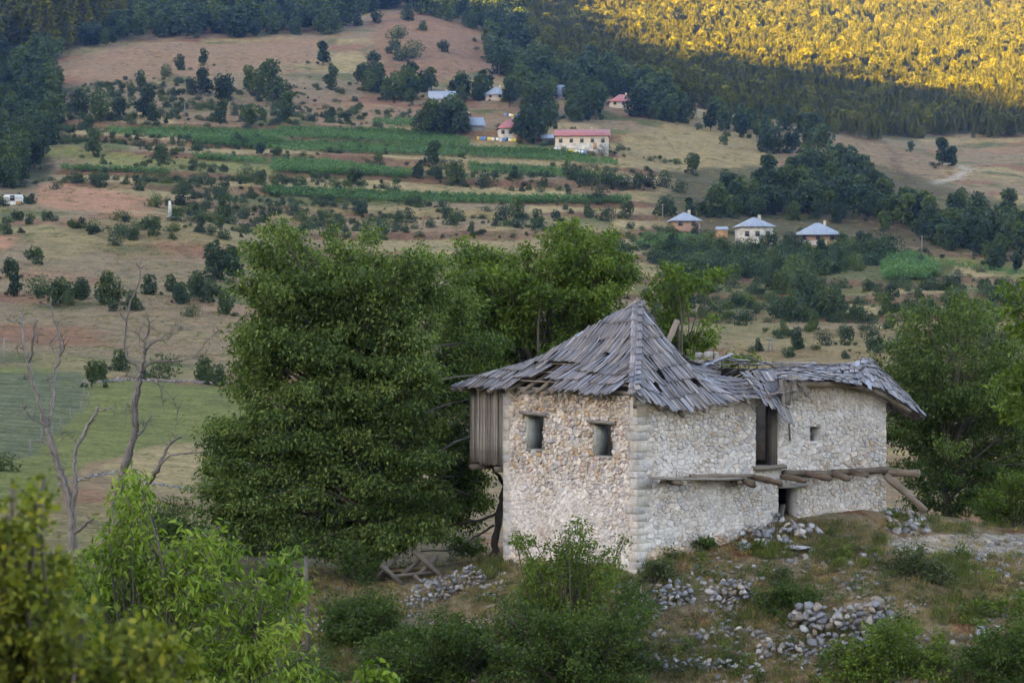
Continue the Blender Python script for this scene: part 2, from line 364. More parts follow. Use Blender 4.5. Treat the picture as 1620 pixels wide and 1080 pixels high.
CP += [np.array(p, float) for p in [(0, 45, -5), (10, 45, -5), (-10, 45, -6), (0, 30, -5.5), (8, 30, -5), (-8, 30, -5.5), (0, 15, 1), (-4, 10, 3.6), (4, 10, 3.5), (0, 0, 5.5), (0, -12, 6.5), (-16, 0, 5.5), (16, 0, 5.5), (22, 45, -4), (-24, 45, -6),
                                    (-18, 22, -2), (18, 22, -1.5)]]
for c in (-300, 0, 300, 600, 900, 1200, 1500, 1900):
    for d in (112, 130): CP.append(at(c, float(np.interp(d, [p[0] for p in PROF[min(cols, key=lambda k: abs(k - c))]], [p[1] for p in PROF[min(cols, key=lambda k: abs(k - c))]])), d))
CP = np.array(CP)
def tps_k(r2): return np.where(r2 > 1e-9, r2 * np.log(r2 + 1e-12), 0)
nC = len(CP); A = np.zeros((nC + 3, nC + 3)); dd = ((CP[:, None, :2] - CP[None, :, :2]) ** 2).sum(-1)
A[:nC, :nC] = tps_k(dd) + np.eye(nC) * 2.0; A[:nC, nC] = 1; A[:nC, nC + 1:] = CP[:, :2]; A[nC:, :nC] = A[:nC, nC:].T
TW = np.linalg.solve(A, np.concatenate([CP[:, 2], [0, 0, 0]]))
nr = int(np.searchsorted(RS, 128)); q = np.stack([GX[:nr].ravel(), GY[:nr].ravel()], 1)
zn = TW[nC] + q @ TW[nC + 1:]
for k in range(nC): zn = zn + TW[k] * tps_k(((q - CP[k, :2]) ** 2).sum(1))
zn = zn.reshape(nr, -1)
front = np.clip((.6 - np.abs(PP[:nr])) / .3, 0, 1)
zn = zn * front + (1 - front) * np.clip(zn, -8, 9)
zn += fbm(GX[:nr] / 2.6, GY[:nr] / 2.6, 31, 4) * .22 * np.clip((RR[:nr] - 20) / 20, 0, 1) + fbm(GX[:nr] / .6, GY[:nr] / .6, 33, 3) * .06
# level a little round the house so that its walls stand in the ground
bl = np.clip((128 - RR[:nr]) / 40, 0, 1); bl = bl * bl * (3 - 2 * bl)
GZ[:nr] = zn * bl + GZ[:nr] * (1 - bl)
GZY = 490 - (GZ - HC) / RR / np.cos(np.clip(PP, phf[0], phf[-1])) * FPX            # y at which each node shows
j0, j1 = len(phi_l), len(phi_l) + len(phf)
def ground_z(X, Y):
    r = math.hypot(X, Y); p = math.atan2(X, Y)
    i = int(np.clip(np.searchsorted(RS, r) - 1, 0, len(RS) - 2)); j = int(np.clip(np.searchsorted(PH, p) - 1, 0, len(PH) - 2))
    a = min(max((r - RS[i]) / (RS[i + 1] - RS[i]), 0), 1); b = min(max((p - PH[j]) / (PH[j + 1] - PH[j]), 0), 1)
    return float((GZ[i, j] * (1 - b) + GZ[i, j + 1] * b) * (1 - a) + (GZ[i + 1, j] * (1 - b) + GZ[i + 1, j + 1] * b) * a)
def ground_zv(X, Y):
    r = np.hypot(X, Y); p = np.arctan2(X, Y); i = np.clip(np.searchsorted(RS, r) - 1, 0, len(RS) - 2); j = np.clip(np.searchsorted(PH, p) - 1, 0, len(PH) - 2)
    a = np.clip((r - RS[i]) / (RS[i + 1] - RS[i]), 0, 1); b = np.clip((p - PH[j]) / (PH[j + 1] - PH[j]), 0, 1)
    return (GZ[i, j] * (1 - b) + GZ[i, j + 1] * b) * (1 - a) + (GZ[i + 1, j] * (1 - b) + GZ[i + 1, j + 1] * b) * a
def hit(x, y, rmin=100):
    """where the sight line of pixel (x, y) meets the ground"""
    c = (min(max(x, -345), 1965) + 350) / 7; j = int(c); b = c - j; k0 = int(np.searchsorted(RS, rmin))
    yc = GZY[k0:, j0 + j] * (1 - b) + GZY[k0:, j0 + j + 1] * b
    idx = np.argmax(yc <= y)
    if yc[idx] > y: idx = len(yc) - 1
    r = RS[k0 + idx]
    if idx > 0 and yc[idx - 1] > yc[idx]: r = RS[k0 + idx - 1] + (r - RS[k0 + idx - 1]) * (yc[idx - 1] - y) / (yc[idx - 1] - yc[idx])
    p = math.atan((x - 810) / FPX); X, Y = r * math.sin(p), r * math.cos(p)
    return np.array([X, Y, ground_z(X, Y)])

# ground colours: what grows or lies bare where
TAN, STRAW, RED, OLIVE, GREEN, PATH, LITTER = map(np.array, [(.192, .140, .088), (.250, .188, .098), (.200, .104, .066), (.094, .098, .044), (.122, .130, .042), (.34, .29, .25), (.060, .056, .034)])
GC = np.empty(GX.shape + (3,)); GC[:] = TAN
def blend(mask, c):
    m = np.clip(mask, 0, 1)[..., None]; GC[:] = GC * (1 - m) + np.asarray(c) * m
nA = fbm(GX / 38, GY / 38, 41, 4); nB = fbm(GX / 15, GY / 15, 43, 4); nC_ = fbm(GX / 70, GY / 30, 47, 4)
blend((nA + .02) * 5, TAN * .6 + RED * .5); blend((nC_ - .12) * 6, STRAW); blend((nB - .16) * 5 * (RR > 235), OLIVE)
blend((fbm(GX / 22, GY / 22, 53, 4) - .18) * 7, RED)
def plots(Y, period, tilt, warp, mask, seed, amt):
    k = np.floor((Y - tilt * XX + warp) / period); sl = 70 + 130 * hash2(k, k * 0, seed); sg = np.floor((XX + 400) / sl + hash2(k, k * 0, seed + 1) * 5)
    h = hash2(k, sg, seed + 2); PALT = [STRAW * 1.25, TAN * 1.1, OLIVE * .7 + GREEN * .3, STRAW * 1.05, GREEN * .75, TAN * .7 + RED * .4, STRAW * 1.15]
    for i, c in enumerate(PALT): blend(((h * len(PALT)).astype(int) == i) * mask * amt, c)
plots(Ys, 25, .028, wrp, tmask, 301, .92); plots(Ys, 31, .01, wr2, tm2 * (1 - tmask), 311, .75)
tr = (riser & (tmask > .5)) | (riser2 & (tm2 > .5)); blend(tr * (.9 + nB * .8), RED * .62 + TAN * .12)
WX = XX + fbm(GX / 20, GY / 20, 61, 3) * 26 * np.clip(RR / 400, .4, 1); WY = GZY + fbm(GX / 14, GY / 14, 62, 4) * 9
_zr = np.random.default_rng(8); ZJ = [(_zr.normal(0, 1, GX.shape), _zr.normal(0, 1, GX.shape)) for _ in range(3)]
def zone(poly, c, amt=1.0, rlo=100):
    P_ = np.array(poly); jj = j0 + np.clip(((np.clip([P_[:, 0].min() - 40, P_[:, 0].max() + 40], -350, 1970)) + 350) / 7, 0, len(phf) - 1).astype(int)
    a_, b_ = (0 if jj[0] <= j0 + 1 else jj[0]), (len(PH) if jj[1] >= j1 - 2 else jj[1]); m = np.zeros(GX.shape)
    for dx, dy in ZJ: m[:, a_:b_] += inpoly(WX[:, a_:b_] + dx[:, a_:b_] * 6, WY[:, a_:b_] + dy[:, a_:b_] * 1.6, poly) / len(ZJ)
    blend(m * (RR > rlo) * amt, c)
WOOD = TAN * .3 + np.array([.03, .045, .02]) * .7
zone([(100, 105), (180, 75), (520, 62), (500, 100), (430, 110), (330, 118), (200, 130), (110, 120)], RED * .55 + TAN * .6)
zone([(520, 85), (560, 80), (560, 110), (520, 112)], STRAW * 1.1)
zone([(590, 30), (650, 20), (760, 45), (770, 110), (700, 130), (600, 100)], RED * .7 + TAN * .3)
zone([(420, 0), (1970, -300), (-350, -300), (-350, 60), (80, 90), (280, 40)], WOOD, .8)
zone([(800, -300), (1970, -300), (1970, 208), (1450, 214), (1290, 208), (1180, 180), (1060, 160), (900, 112), (800, 60)], WOOD, .9)
zone([(1120, 0), (1230, 25), (1420, 55), (1440, 72), (1330, 55), (1220, 38)], STRAW * 1.15)
zone([(-350, 90), (60, 95), (110, 150), (80, 290), (-350, 300)], OLIVE * .5)
zone([(60, 230), (420, 262), (430, 278), (200, 262), (70, 250)], GREEN * .9 + STRAW * .25)
zone([(640, 258), (760, 250), (1000, 275), (990, 285), (700, 276)], STRAW)
zone([(540, 325), (900, 340), (890, 352), (420, 338)], STRAW * .95)
zone([(965, 230), (1100, 170), (1180, 190), (1230, 240), (1210, 290), (1000, 260)], STRAW * .9)
zone([(1030, 160), (1140, 180), (1130, 200), (1040, 190)], STRAW)
zone([(1330, 225), (1400, 225), (1500, 262), (1480, 290), (1400, 285), (1340, 270)], TAN * .8 + RED * .25)
zone([(1395, 226), (1402, 226), (1445, 285), (1436, 288)], RED * .45)
zone([(1500, 262), (1532, 268), (1530, 282), (1500, 290), (1470, 292), (1500, 282), (1518, 274)], PATH)
zone([(40, 232), (62, 258), (200, 318), (270, 330), (270, 342), (130, 325), (30, 310)], RED * .9, .0)
zone([(55, 294), (95, 292), (150, 302), (235, 318), (268, 338), (180, 338), (120, 332), (65, 324)], np.array([.32, .165, .105]))
zone([(-20, 372), (45, 372), (20, 398), (-20, 395)], np.array([.33, .165, .105]))
zone([(380, 350), (470, 358), (470, 380), (390, 372)], RED * .8 + TAN * .4)
zone([(150, 345), (300, 342), (420, 372), (420, 395), (280, 385), (200, 392), (60, 420), (60, 380)], STRAW * .75 + OLIVE * .2, .8)
zone([(-350, 575), (60, 578), (150, 600), (340, 608), (430, 620), (420, 700), (250, 705), (130, 735), (30, 860), (-350, 900)], GREEN * .8 + OLIVE * .3, 1, 105)
zone([(-350, 572), (130, 592), (140, 640), (40, 725), (-350, 745)], np.array([.092, .104, .062]), .9, 105)
stripe = np.sin(GY * 1.9 + GX * .5 + fbm(GX / 12, GY / 12, 64, 2) * 2.5) * inpoly(XX, GZY, [(-350, 575), (125, 592), (138, 640), (40, 720), (-350, 740)]) * (RR > 105)
GC *= (1 + .22 * stripe)[..., None]
zone([(150, 742), (215, 715), (300, 705), (330, 722), (300, 780), (200, 775)], STRAW * .9 + TAN * .2, 1, 90)
zone([(60, 560), (340, 585), (345, 603), (150, 597), (50, 572)], STRAW * .7 + OLIVE * .3, .8)
zone([(1150, 525), (1420, 520), (1420, 600), (1150, 600)], STRAW * .8, .7)
zone([(1040, 515), (1260, 495), (1250, 535), (1050, 545)], STRAW * .6 + OLIVE * .4, .8)
zone([(1390, 405), (1460, 403), (1500, 430), (1480, 445), (1395, 445)], GREEN * .6)
zone([(1420, 395), (1620, 415), (1700, 440), (1600, 440), (1460, 412)], GREEN * .8 + STRAW * .25)
zone([(1000, 370), (1420, 385), (1400, 440), (1200, 425), (1020, 420)], OLIVE * .55 + GREEN * .3, .75)
zone([(1060, 270), (1400, 262), (1620, 330), (1620, 400), (1400, 390), (1040, 378)], OLIVE * .5, .7)
# knoll
nk = RR < 100; n1 = fbm(GX / 3.2, GY / 3.2, 71, 4); n2 = fbm(GX / 1.2, GY / 1.2, 73, 3)
blend(nk * 1.0, np.array([.235, .150, .100])); blend(nk * (n1 + .05) * 3, np.array([.190, .150, .102])); blend(nk * (n2 - .12) * 5 * .8, np.array([.175, .082, .050])); blend(nk * (fbm(GX / 2.2, GY / 2.2, 77, 4) - .22) * 6, np.array([.105, .100, .050]))
blend(nk * inpoly(XX, GZY, [(1380, 858), (1480, 846), (1990, 840), (1990, 885), (1540, 880), (1440, 872)]) * .9, PATH)
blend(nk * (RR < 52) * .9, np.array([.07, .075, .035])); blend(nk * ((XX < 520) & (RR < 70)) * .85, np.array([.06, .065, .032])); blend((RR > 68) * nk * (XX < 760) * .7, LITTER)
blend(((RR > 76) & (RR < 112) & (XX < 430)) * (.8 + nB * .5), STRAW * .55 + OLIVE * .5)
idx = np.arange(len(RS) * len(PH)).reshape(len(RS), len(PH))
F = np.stack([idx[:-1, :-1], idx[:-1, 1:], idx[1:, 1:], idx[1:, :-1]], -1).reshape(-1, 4)
V = np.stack([GX, GY, GZ], -1).reshape(-1, 3)
cen = len(V); V = np.vstack([V, [0, 0, HC - 1.66]]); F3 = np.stack([np.full(len(PH) - 1, cen), idx[0, 1:], idx[0, :-1]], 1)
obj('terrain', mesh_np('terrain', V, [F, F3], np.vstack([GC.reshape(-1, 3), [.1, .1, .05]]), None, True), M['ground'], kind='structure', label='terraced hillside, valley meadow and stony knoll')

# the mountain behind the photographer, whose evening shadow covers the valley
PE = np.array([-SUN_H[1], SUN_H[0]]); TANE = math.tan(SUN_EL); KC = 1300.0
edge = [(700, -45), (810, 8), (900, 40), (960, 58), (1040, 82), (1090, 96), (1160, 112), (1230, 118), (1300, 112), (1380, 112), (1450, 118), (1510, 132), (1560, 146), (1620, 162), (1700, 185)]
cw, ch = [], []
for (x, y) in edge:
    p = hit(x, y + 9, 700); k = KC - p[:2] @ SUN_H; cw.append(p[:2] @ PE); ch.append(p[2] + 7 + k * TANE)
o_ = np.argsort(cw); cw = np.array(cw)[o_]; ch = np.array(ch)[o_]
ws = np.concatenate([np.linspace(-3200, -1500, 18), np.linspace(-1480, -500, 70), np.linspace(-480, 2600, 30)]); ks = np.array([-900, -700, -520, -320, -120, -40, 0, 40, 120, 320, 600, 900])
crest = np.interp(ws, cw, ch); crest = np.where(ws < cw[0], ch[0] + (cw[0] - ws) * .12, crest); crest = np.where(ws > cw[-1], ch[-1] + np.minimum((ws - cw[-1]) * .02, 40), crest)
crest = np.minimum(crest, ch.max() + 90); crest += fbm(ws / 50, ws * 0, 91, 2) * 6
MV = np.array([[*(SUN_H * (KC + k) + PE * w_), (c * math.exp(-(abs(k) / 520) ** 1.3) - 40 * (abs(k) > 700)) + (float(vnoise(w_ / 90, k / 90, 3)) - .5) * min(abs(k), 200) * .4] for w_, c in zip(ws, crest) for k in ks])
mi = np.arange(len(MV)).reshape(len(ws), len(ks)); MF = np.stack([mi[:-1, :-1], mi[:-1, 1:], mi[1:, 1:], mi[1:, :-1]], -1).reshape(-1, 4)
obj('mountain', mesh_np('mountain', MV, MF, np.tile([[.10, .10, .05]], (len(MV), 1)), None, True), M['ground'], kind='structure', label='wooded mountain ridge behind the viewpoint')
print('crest', ch.min(), ch.max(), 'terrain', time.time() - T0)
# ------------------------------------------------------------------ the ruined stone house
rng = np.random.default_rng(7)
TH = math.radians(55); HU = np.array([math.sin(TH), math.cos(TH)]); HV = np.array([-math.cos(TH), math.sin(TH)])
HCOR = at(1008, 490, 60)[:2]; HW, HL = 6.33, 9.36
house = thing('stone_house', 'two-storey ruined rubble-stone house with a sagging grey wooden shingle roof', 'house', (HCOR[0], HCOR[1], 0), math.radians(35))
def loc(p):
    p = np.asarray(p, float); d = p[:2] - HCOR; return np.array([d @ HU, d @ HV, p[2]])
def lpx(x, y, Y): return loc(at(x, y, Y))
def on_front(x, y, u=0):
    lo, hi = -3, 14
    for _ in range(50):
        m = (lo + hi) / 2; P = HCOR + HU * u + HV * m; 
        if 810 + FPX * P[0] / P[1] > x: lo = m
        else: hi = m
    P = HCOR + HU * u + HV * m; return m, at(x, y, P[1])[2]
def on_side(x, y, v=0):
    lo, hi = -3, 14
    for _ in range(50):
        m = (lo + hi) / 2; P = HCOR + HU * m + HV * v
        if 810 + FPX * P[0] / P[1] < x: lo = m
        else: hi = m
    P = HCOR + HU * m + HV * v; return m, at(x, y, P[1])[2]
def rect(fn, x0, y0, x1, y1):
    a = fn(x0, y0); b = fn(x1, y1); c = fn(x0, y1); d = fn(x1, y0)
    return min(a[0], b[0]), max(a[0], b[0]), (b[1] + c[1]) / 2, (a[1] + d[1]) / 2
FO = [rect(on_front, 832, 657, 859, 711), rect(on_front, 939, 670, 968, 722)]
SO = [rect(on_side, 1196, 640, 1231, 737), rect(on_side, 1232, 771, 1262, 822), rect(on_side, 1282, 675, 1299, 698)]
def top_front(s): return 4.80
def top_side(s): return np.interp(s, [0, 1.2, 3, 4.6, 5.4, 7, 9.4], [4.70, 4.44, 4.55, 4.7, 4.95, 5.02, 4.95])

def cells(length, z0, top, openings, size, reserve):
    """rubble pattern: relaxed cells, mirrored at the borders and openings so that stones end there"""
    asp = 1.22; boxes = openings + reserve
    def inside(p): return any(a < p[0] < b and c < p[1] < d for a, b, c, d in boxes)
    n = int(length * (5 - z0) / (size * size) * asp * .92); P = []
    while len(P) < n:
        c = (rng.uniform(0, length), rng.uniform(z0, 5.1))
        if c[1] < top(c[0]) - .02 and not inside(c): P.append(c)
        else: n -= 1 if rng.random() < .35 else 0
    P = np.array(P)
    def ghosts(P):
        G = []
        for p in P:
            s, z = p; R = .42
            if s < R: G.append((-s, z))
            if length - s < R: G.append((2 * length - s, z))
            t = top(s)
            if t - z < R: G.append((s, 2 * t - z))
            if z - z0 < R: G.append((s, 2 * z0 - z))
            for a, b, c, d in boxes:
                if c - .1 < z < d + .1:
                    if 0 <= a - s < R: G.append((2 * a - s, z))
                    if 0 <= s - b < R: G.append((2 * b - s, z))
                if a - .1 < s < b + .1:
                    if 0 <= c - z < R: G.append((s, 2 * c - z))
                    if 0 <= z - d < R: G.append((s, 2 * d - z))
        return np.array(G)
    polys = []
    for it in range(2):
        A = np.vstack([P, ghosts(P)]) * (1, asp); polys = []; Q = A[:len(P)]
        D = ((Q[:, None] - A[None]) ** 2).sum(-1); nb = np.argsort(D, 1)[:, 1:19]
        for i in range(len(P)):
            c = Q[i]; pl = [c + np.array(o) * .6 for o in ((-1, -1), (1, -1), (1, 1), (-1, 1))]
            for j in nb[i]:
                d = A[j] - c; L = d @ d
                if L < 1e-8: continue
                out = []; m = L / 2
                for k in range(len(pl)):
                    a, b = pl[k] - c, pl[(k + 1) % len(pl)] - c; fa, fb = a @ d - m, b @ d - m
                    if fa <= 0: out.append(a + c)
                    if fa * fb < 0: out.append(a + (b - a) * fa / (fa - fb) + c)
                pl = out
                if len(pl) < 3: break
            polys.append(np.array(pl) / (1, asp) if len(pl) >= 3 else None)
        if it < 1: P = np.array([p.mean(0) * .5 + q * .5 if p is not None else q for p, q in zip(polys, P)])
    return [p for p in polys if p is not None]
def stone_piece(poly, wash):
    """one stone of a wall face in (s, z, out) coordinates"""
    c = poly.mean(0); p = poly.copy()
    q = []
    for k in range(len(p)):                                   # knock the corners off
        a, b = p[k], p[(k + 1) % len(p)]; q += [a * .87 + b * .13, a * .13 + b * .87]
    q = np.array(q); gap = rng.uniform(.003, .010)
    r = np.linalg.norm(q - c, axis=1)[:, None]; q = c + (q - c) * np.maximum(1 - gap / r, .5) + rng.normal(0, .005, q.shape)
    n = len(q); h = rng.uniform(.010, .040) * (1 - .55 * wash); tilt = rng.normal(0, .10, 2)
    def ring(f, z): 
        x = c + (q - c) * f; return np.column_stack([x, z + (x - c) @ tilt + rng.normal(0, .003, n)])
    V = np.vstack([np.column_stack([q, np.full(n, -.10)]), ring(.99, h * .6), ring(.92, h), ring(.5, h * 1.02 + .002)])
    i = np.arange(n); F = [np.concatenate([np.stack([k * n + i, k * n + (i + 1) % n, (k + 1) * n + (i + 1) % n, (k + 1) * n + i], 1) for k in range(3)]),
                           np.stack([np.full(n - 2, 3 * n), 3 * n + i[1:-1], 3 * n + i[2:]], 1)]
    return V, F
PAL = [((.50, .45, .40), 5), ((.57, .53, .49), 7), ((.42, .42, .43), 3), ((.49, .39, .29), 2.0), ((.45, .31, .19), .5), ((.37, .37, .40), 2), ((.62, .59, .56), 5), ((.44, .34, .31), 1)]
pw = np.array([p[1] for p in PAL]); pw = pw / pw.sum()
def stone_col(wash):
    c = np.array(PAL[rng.choice(len(PAL), p=pw)][0]) * rng.uniform(.85, 1.15)
    c = c * (1.10, 1.02, .98); return c * (1 - wash * .8) + np.array([.70, .645, .625]) * wash * .8 * rng.uniform(.92, 1.08)
def wash_front(s, z): return float(np.clip((2.75 - z) * 1.2, 0, 1) * np.clip(.55 + fbm(s / 1.1, z / 1.1, 5, 3) * 1.3, .15, 1))
def wash_side(s, z):
    w = np.clip(.75 + fbm(s / 1.3, z / 1.0, 8, 3) * .9, .2, 1)
    lo = np.clip((z - (.35 + .1 * s)) * 2.2, 0, 1)
    return float(w * lo)
def mapf(V): return np.column_stack([-V[:, 2], V[:, 0], V[:, 1]])     # (s,z,out) -> (u,v,z) on the front
def maps(V): return np.column_stack([V[:, 0], -V[:, 2], V[:, 1]])
def core(length, z0, top, ops, recess, mp, thick=.50):
    """wall body with openings cut through, front side set back between the stones"""
    def lines(a, b, ex, st):
        L = sorted(set([a, b] + [e for e in ex if a < e < b])); out = [L[0]]
        for p, q_ in zip(L[:-1], L[1:]):
            m = max(1, int(round((q_ - p) / st))); out += [p + (q_ - p) * k / m for k in range(1, m + 1)]
        return np.array(out)
    S = lines(0, length, [o[0] for o in ops] + [o[1] for o in ops], .13); Z = lines(z0, 4.3, [o[2] for o in ops] + [o[3] for o in ops], .13); ns, nz = len(S), len(Z) + 3
    def zat(i, k): return Z[k] if k < len(Z) else 4.3 + (top(S[i]) - 4.3) * (k - len(Z) + 1) / 3
    V = []; 
    for i in range(ns):
        for k in range(nz):
            z = zat(i, k); j = rng.normal(0, .007)
            V.append((S[i], z, -recess(S[i], z) + j)); V.append((S[i], z, -thick))
    fill = np.ones((ns - 1, nz - 1), bool)
    for i in range(ns - 1):
        for k in range(nz - 1):
            cs, cz = (S[i] + S[i + 1]) / 2, (zat(i, k) + zat(i, k + 1)) / 2
            if any(a < cs < b and c < cz < d for a, b, c, d in ops): fill[i, k] = False
    ix = lambda i, k, b: 2 * (i * nz + k) + b
    F = []
    get = lambda i, k: 0 <= i < ns - 1 and 0 <= k < nz - 1 and fill[i, k]
    for i in range(ns - 1):
        for k in range(nz - 1):
            if not fill[i, k]: continue
            F.append([ix(i, k, 0), ix(i + 1, k, 0), ix(i + 1, k + 1, 0), ix(i, k + 1, 0)]); F.append([ix(i, k, 1), ix(i, k + 1, 1), ix(i + 1, k + 1, 1), ix(i + 1, k, 1)])
            if not get(i - 1, k): F.append([ix(i, k, 0), ix(i, k + 1, 0), ix(i, k + 1, 1), ix(i, k, 1)])
            if not get(i + 1, k): F.append([ix(i + 1, k, 0), ix(i + 1, k, 1), ix(i + 1, k + 1, 1), ix(i + 1, k + 1, 0)])
            if not get(i, k - 1): F.append([ix(i, k, 0), ix(i, k, 1), ix(i + 1, k, 1), ix(i + 1, k, 0)])
            if not get(i, k + 1): F.append([ix(i, k + 1, 0), ix(i + 1, k + 1, 0), ix(i + 1, k + 1, 1), ix(i, k + 1, 1)])
    return mp(np.array(V)), np.array(F)
MORT = np.array([.46, .405, .35])
pieces = []                                                            # (area, wall part, verts, faces, colour)
walls = {}
for nm, length, z0, top, ops, wash, mp, size in (('front_wall', HW, -.75, top_front, FO, wash_front, mapf, .150), ('side_wall', HL, -.6, top_side, SO, wash_side, maps, .155)):
    rec = lambda s, z, wash=wash, mp=mp: (.026 - .024 * wash(s, z)) if mp is mapf else (.026 - .018 * wash(s, z))
    Vc, Fc = core(length, z0, top, ops, rec, mp)
    sz = np.column_stack([Vc[:, 1] if mp is mapf else Vc[:, 0], Vc[:, 2]])
    wv = np.array([wash(a, b) for a, b in sz])[:, None]
    walls[nm] = obj(nm, mesh_np(nm, Vc, Fc, MORT * (1 - wv) + np.array([.66, .61, .585]) * wv), M['stone'], house)
    res = [(-1, .33, -2, 9)] + ([(HW - .30, 99, -2, 9)] if mp is mapf else [])
    for pl in cells(length, z0, top, ops, size, res):
        c = pl.mean(0); wsh = wash(*c); area = .5 * abs(np.dot(pl[:, 0], np.roll(pl[:, 1], 1)) - np.dot(pl[:, 1], np.roll(pl[:, 0], 1)))
        V, F = stone_piece(pl, wsh); cc = stone_col(wsh)
        if mp is maps and c[1] < .5 + .1 * c[0] and c[0] < 3.4: cc = cc * (1.0, .86, .72)
        if c[1] > (4.2 if mp is mapf else 4.25): cc = cc * (.92, .88, .82)
        pieces.append((area if c[1] > -.1 else 0, nm, mp(V), F, cc))
pieces.sort(key=lambda p: -p[0])
def recentre(V): c = V.mean(0); return V - c, c
rest = {k: MB() for k in walls}
for k, (a, nm, V, F, c) in enumerate(pieces):
    if k < 300:
        v, o_ = recentre(V); obj('stone', mesh_np('stone', v, F, np.tile(c, (len(v), 1))), M['stone'], walls[nm], o_)
    else: rest[nm].add(V, F, c)
for nm, mb in rest.items(): obj('rubble_stones', mb.mesh('rubble_stones'), M['stone'], walls[nm], kind='stuff')
# dressed corner stones
def block(x0, x1, y0, y1, z0, z1):
    e = .005; r = lambda: rng.uniform(.5, 1.4) * e
    V = []; xs, ys, zs = (x0, x1), (y0, y1), (z0, z1)
    for z_, zi in ((z0, 0), (z0 + e, 1), (z1 - e, 1), (z1, 0)):
        ins = e if zi == 0 else 0
        for a, b in ((0, 0), (1, 0), (1, 1), (0, 1)):
            sx, sy = (1 if a == 0 else -1), (1 if b == 0 else -1)
            V.append((xs[a] + sx * (ins + r()), ys[b] + sy * ins + rng.normal(0, .004), z_)); V.append((xs[a] + sx * ins + rng.normal(0, .004), ys[b] + sy * (ins + r()), z_))
    V = np.array(V); order = [1, 0, 3, 2, 5, 4, 7, 6]
    order = [1, 0, 2, 3, 5, 4, 6, 7]
    V = V.reshape(4, 8, 3)[:, order].reshape(-1, 3); n = 8; i = np.arange(n)
    F = [np.concatenate([np.stack([k * n + i, k * n + (i + 1) % n, (k + 1) * n + (i + 1) % n, (k + 1) * n + i], 1) for k in range(3)]),
         np.stack([np.full(n - 2, 3 * n), 3 * n + i[1:-1], 3 * n + i[2:]], 1), np.stack([np.zeros(n - 2, int), i[2:], i[1:-1]], 1)]
    return V, F
z = -.6; k = 0
while z < 4.6:
    h = rng.uniform(.18, .33); z1 = min(z + h, 4.70); a, b = ((.44, .24) if k % 2 else (.24, .42)); a += rng.uniform(-.09, .10); b += rng.uniform(-.09, .10)
    V, F = block(-.014 - rng.uniform(0, .014), a, -.014 - rng.uniform(0, .014), b, z, z1 - .005); v, o_ = recentre(V)
    wz = wash_front(.2, z) * .45; cc = np.array([(.52, .49, .46), (.42, .41, .42), (.56, .52, .48), (.49, .43, .37), (.46, .45, .45)][rng.integers(5)]) * rng.uniform(.85, 1.1) * (1.06, 1.0, .95)
    obj('corner_stone', mesh_np('corner_stone', v, F, (cc * (1 - wz) + np.array([.62, .57, .54]) * wz) * rng.uniform(.93, 1.07, (len(v), 1))), M['stone'], house, o_); z = z1; k += 1
z = -.75
while z < 4.65:
    h = rng.uniform(.26, .42); z1 = min(z + h, 4.78); b = rng.uniform(.28, .48)
    V, F = block(-.012 - rng.uniform(0, .014), .4, HW - b, HW + .02, z, z1 - .005); v, o_ = recentre(V); wz = wash_front(6, z) * .6
    cc = np.array([(.50, .46, .42), (.43, .43, .45), (.55, .52, .48)][rng.integers(3)])
    obj('corner_stone', mesh_np('corner_stone', v, F, np.tile(cc * (1 - wz) + np.array([.60, .56, .53]) * wz, (len(v), 1))), M['stone'], house, o_); z = z1
# far walls, floors, plastered window cheeks, lintels
def pbox(name, x0, x1, y0, y1, z0, z1, mat, parent=house, col=(.45, .40, .35)):
    mb = MB(); mb.add(boxv(x0, x1, y0, y1, z0, z1), BOXF, col, boxv(x0, x1, y0, y1, z0, z1)[:, [1, 2]]); return obj(name, mb, mat, parent)
pbox('back_wall', .63, HL, HW - .6, HW, -.8, 4.6, M['stone']); pbox('end_wall', HL - .6, HL, .63, HW - .61, -.6, 4.9, M['stone']); pbox('upper_floor', .63, HL - .61, .63, HW - .61, 2.35, 2.47, M['dark'])
for a, b, c, d in FO:
    w_ = MB(); w_.add(boxv(.03, .485, b - .035, b + .004, c, d), BOXF).add(boxv(.03, .485, a + .035, b - .036, d - .03, d + .004), BOXF); win = obj('window', w_, M['plaster'], house)
    s_ = MB(); s_.add(boxv(-.02, .49, a - .04, b - .036, c - .05, c + .012), BOXF, (.30, .28, .25)); obj('sill', s_, M['stone'], win)
    l_ = MB(); l_.add(*bar((-.06, a - .22, d + .045), (-.06, b + .16, d + .06), .14, .085, rng=rng, seg=5, rag=.006, col=(.28, .26, .25))); obj('lintel', l_, M['board'], win)
    f_ = MB(); f_.add(*bar((.40, a + .06, c), (.40, a + .06, d), .06, .07, up=(1, 0, 0), col=(.25, .24, .23))); obj('frame', f_, M['board'], win)
a, b, c, d = SO[0]; dr = obj('doorway', MB().add(boxv(b - .045, b + .004, .02, .49, c, d), BOXF, (.22, .20, .18), boxv(0, 0, .02, .6, c, d)[:, [2, 1]]), M['board'], house)
obj('frame', MB().add(*bar((a + .12, .30, c), (a + .12, .30, d), .10, .08, up=(0, 1, 0), col=(.16, .15, .14))), M['board'], dr)
obj('sill', MB().add(*bar((a - .14, -.10, c - .03), (b + .12, -.12, c - .015), .26, .11, rng=rng, seg=4, rag=.008, col=(.24, .21, .18))), M['board'], dr)
a, b, c, d = SO[1]; dr = obj('doorway', MB().add(*bar((a - .05, -.03, d + .045), (b + .32, -.03, d + .05), .22, .09, rng=rng, seg=5, rag=.006, col=(.30, .29, .28))), M['board'], house)
obj('door_leaf', MB().add(*bar((a + .10, .12, c - .1), (a + .30, .2, c + .42), .30, .03, up=(1, 0, 0), col=(.16, .15, .14))), M['board'], dr)

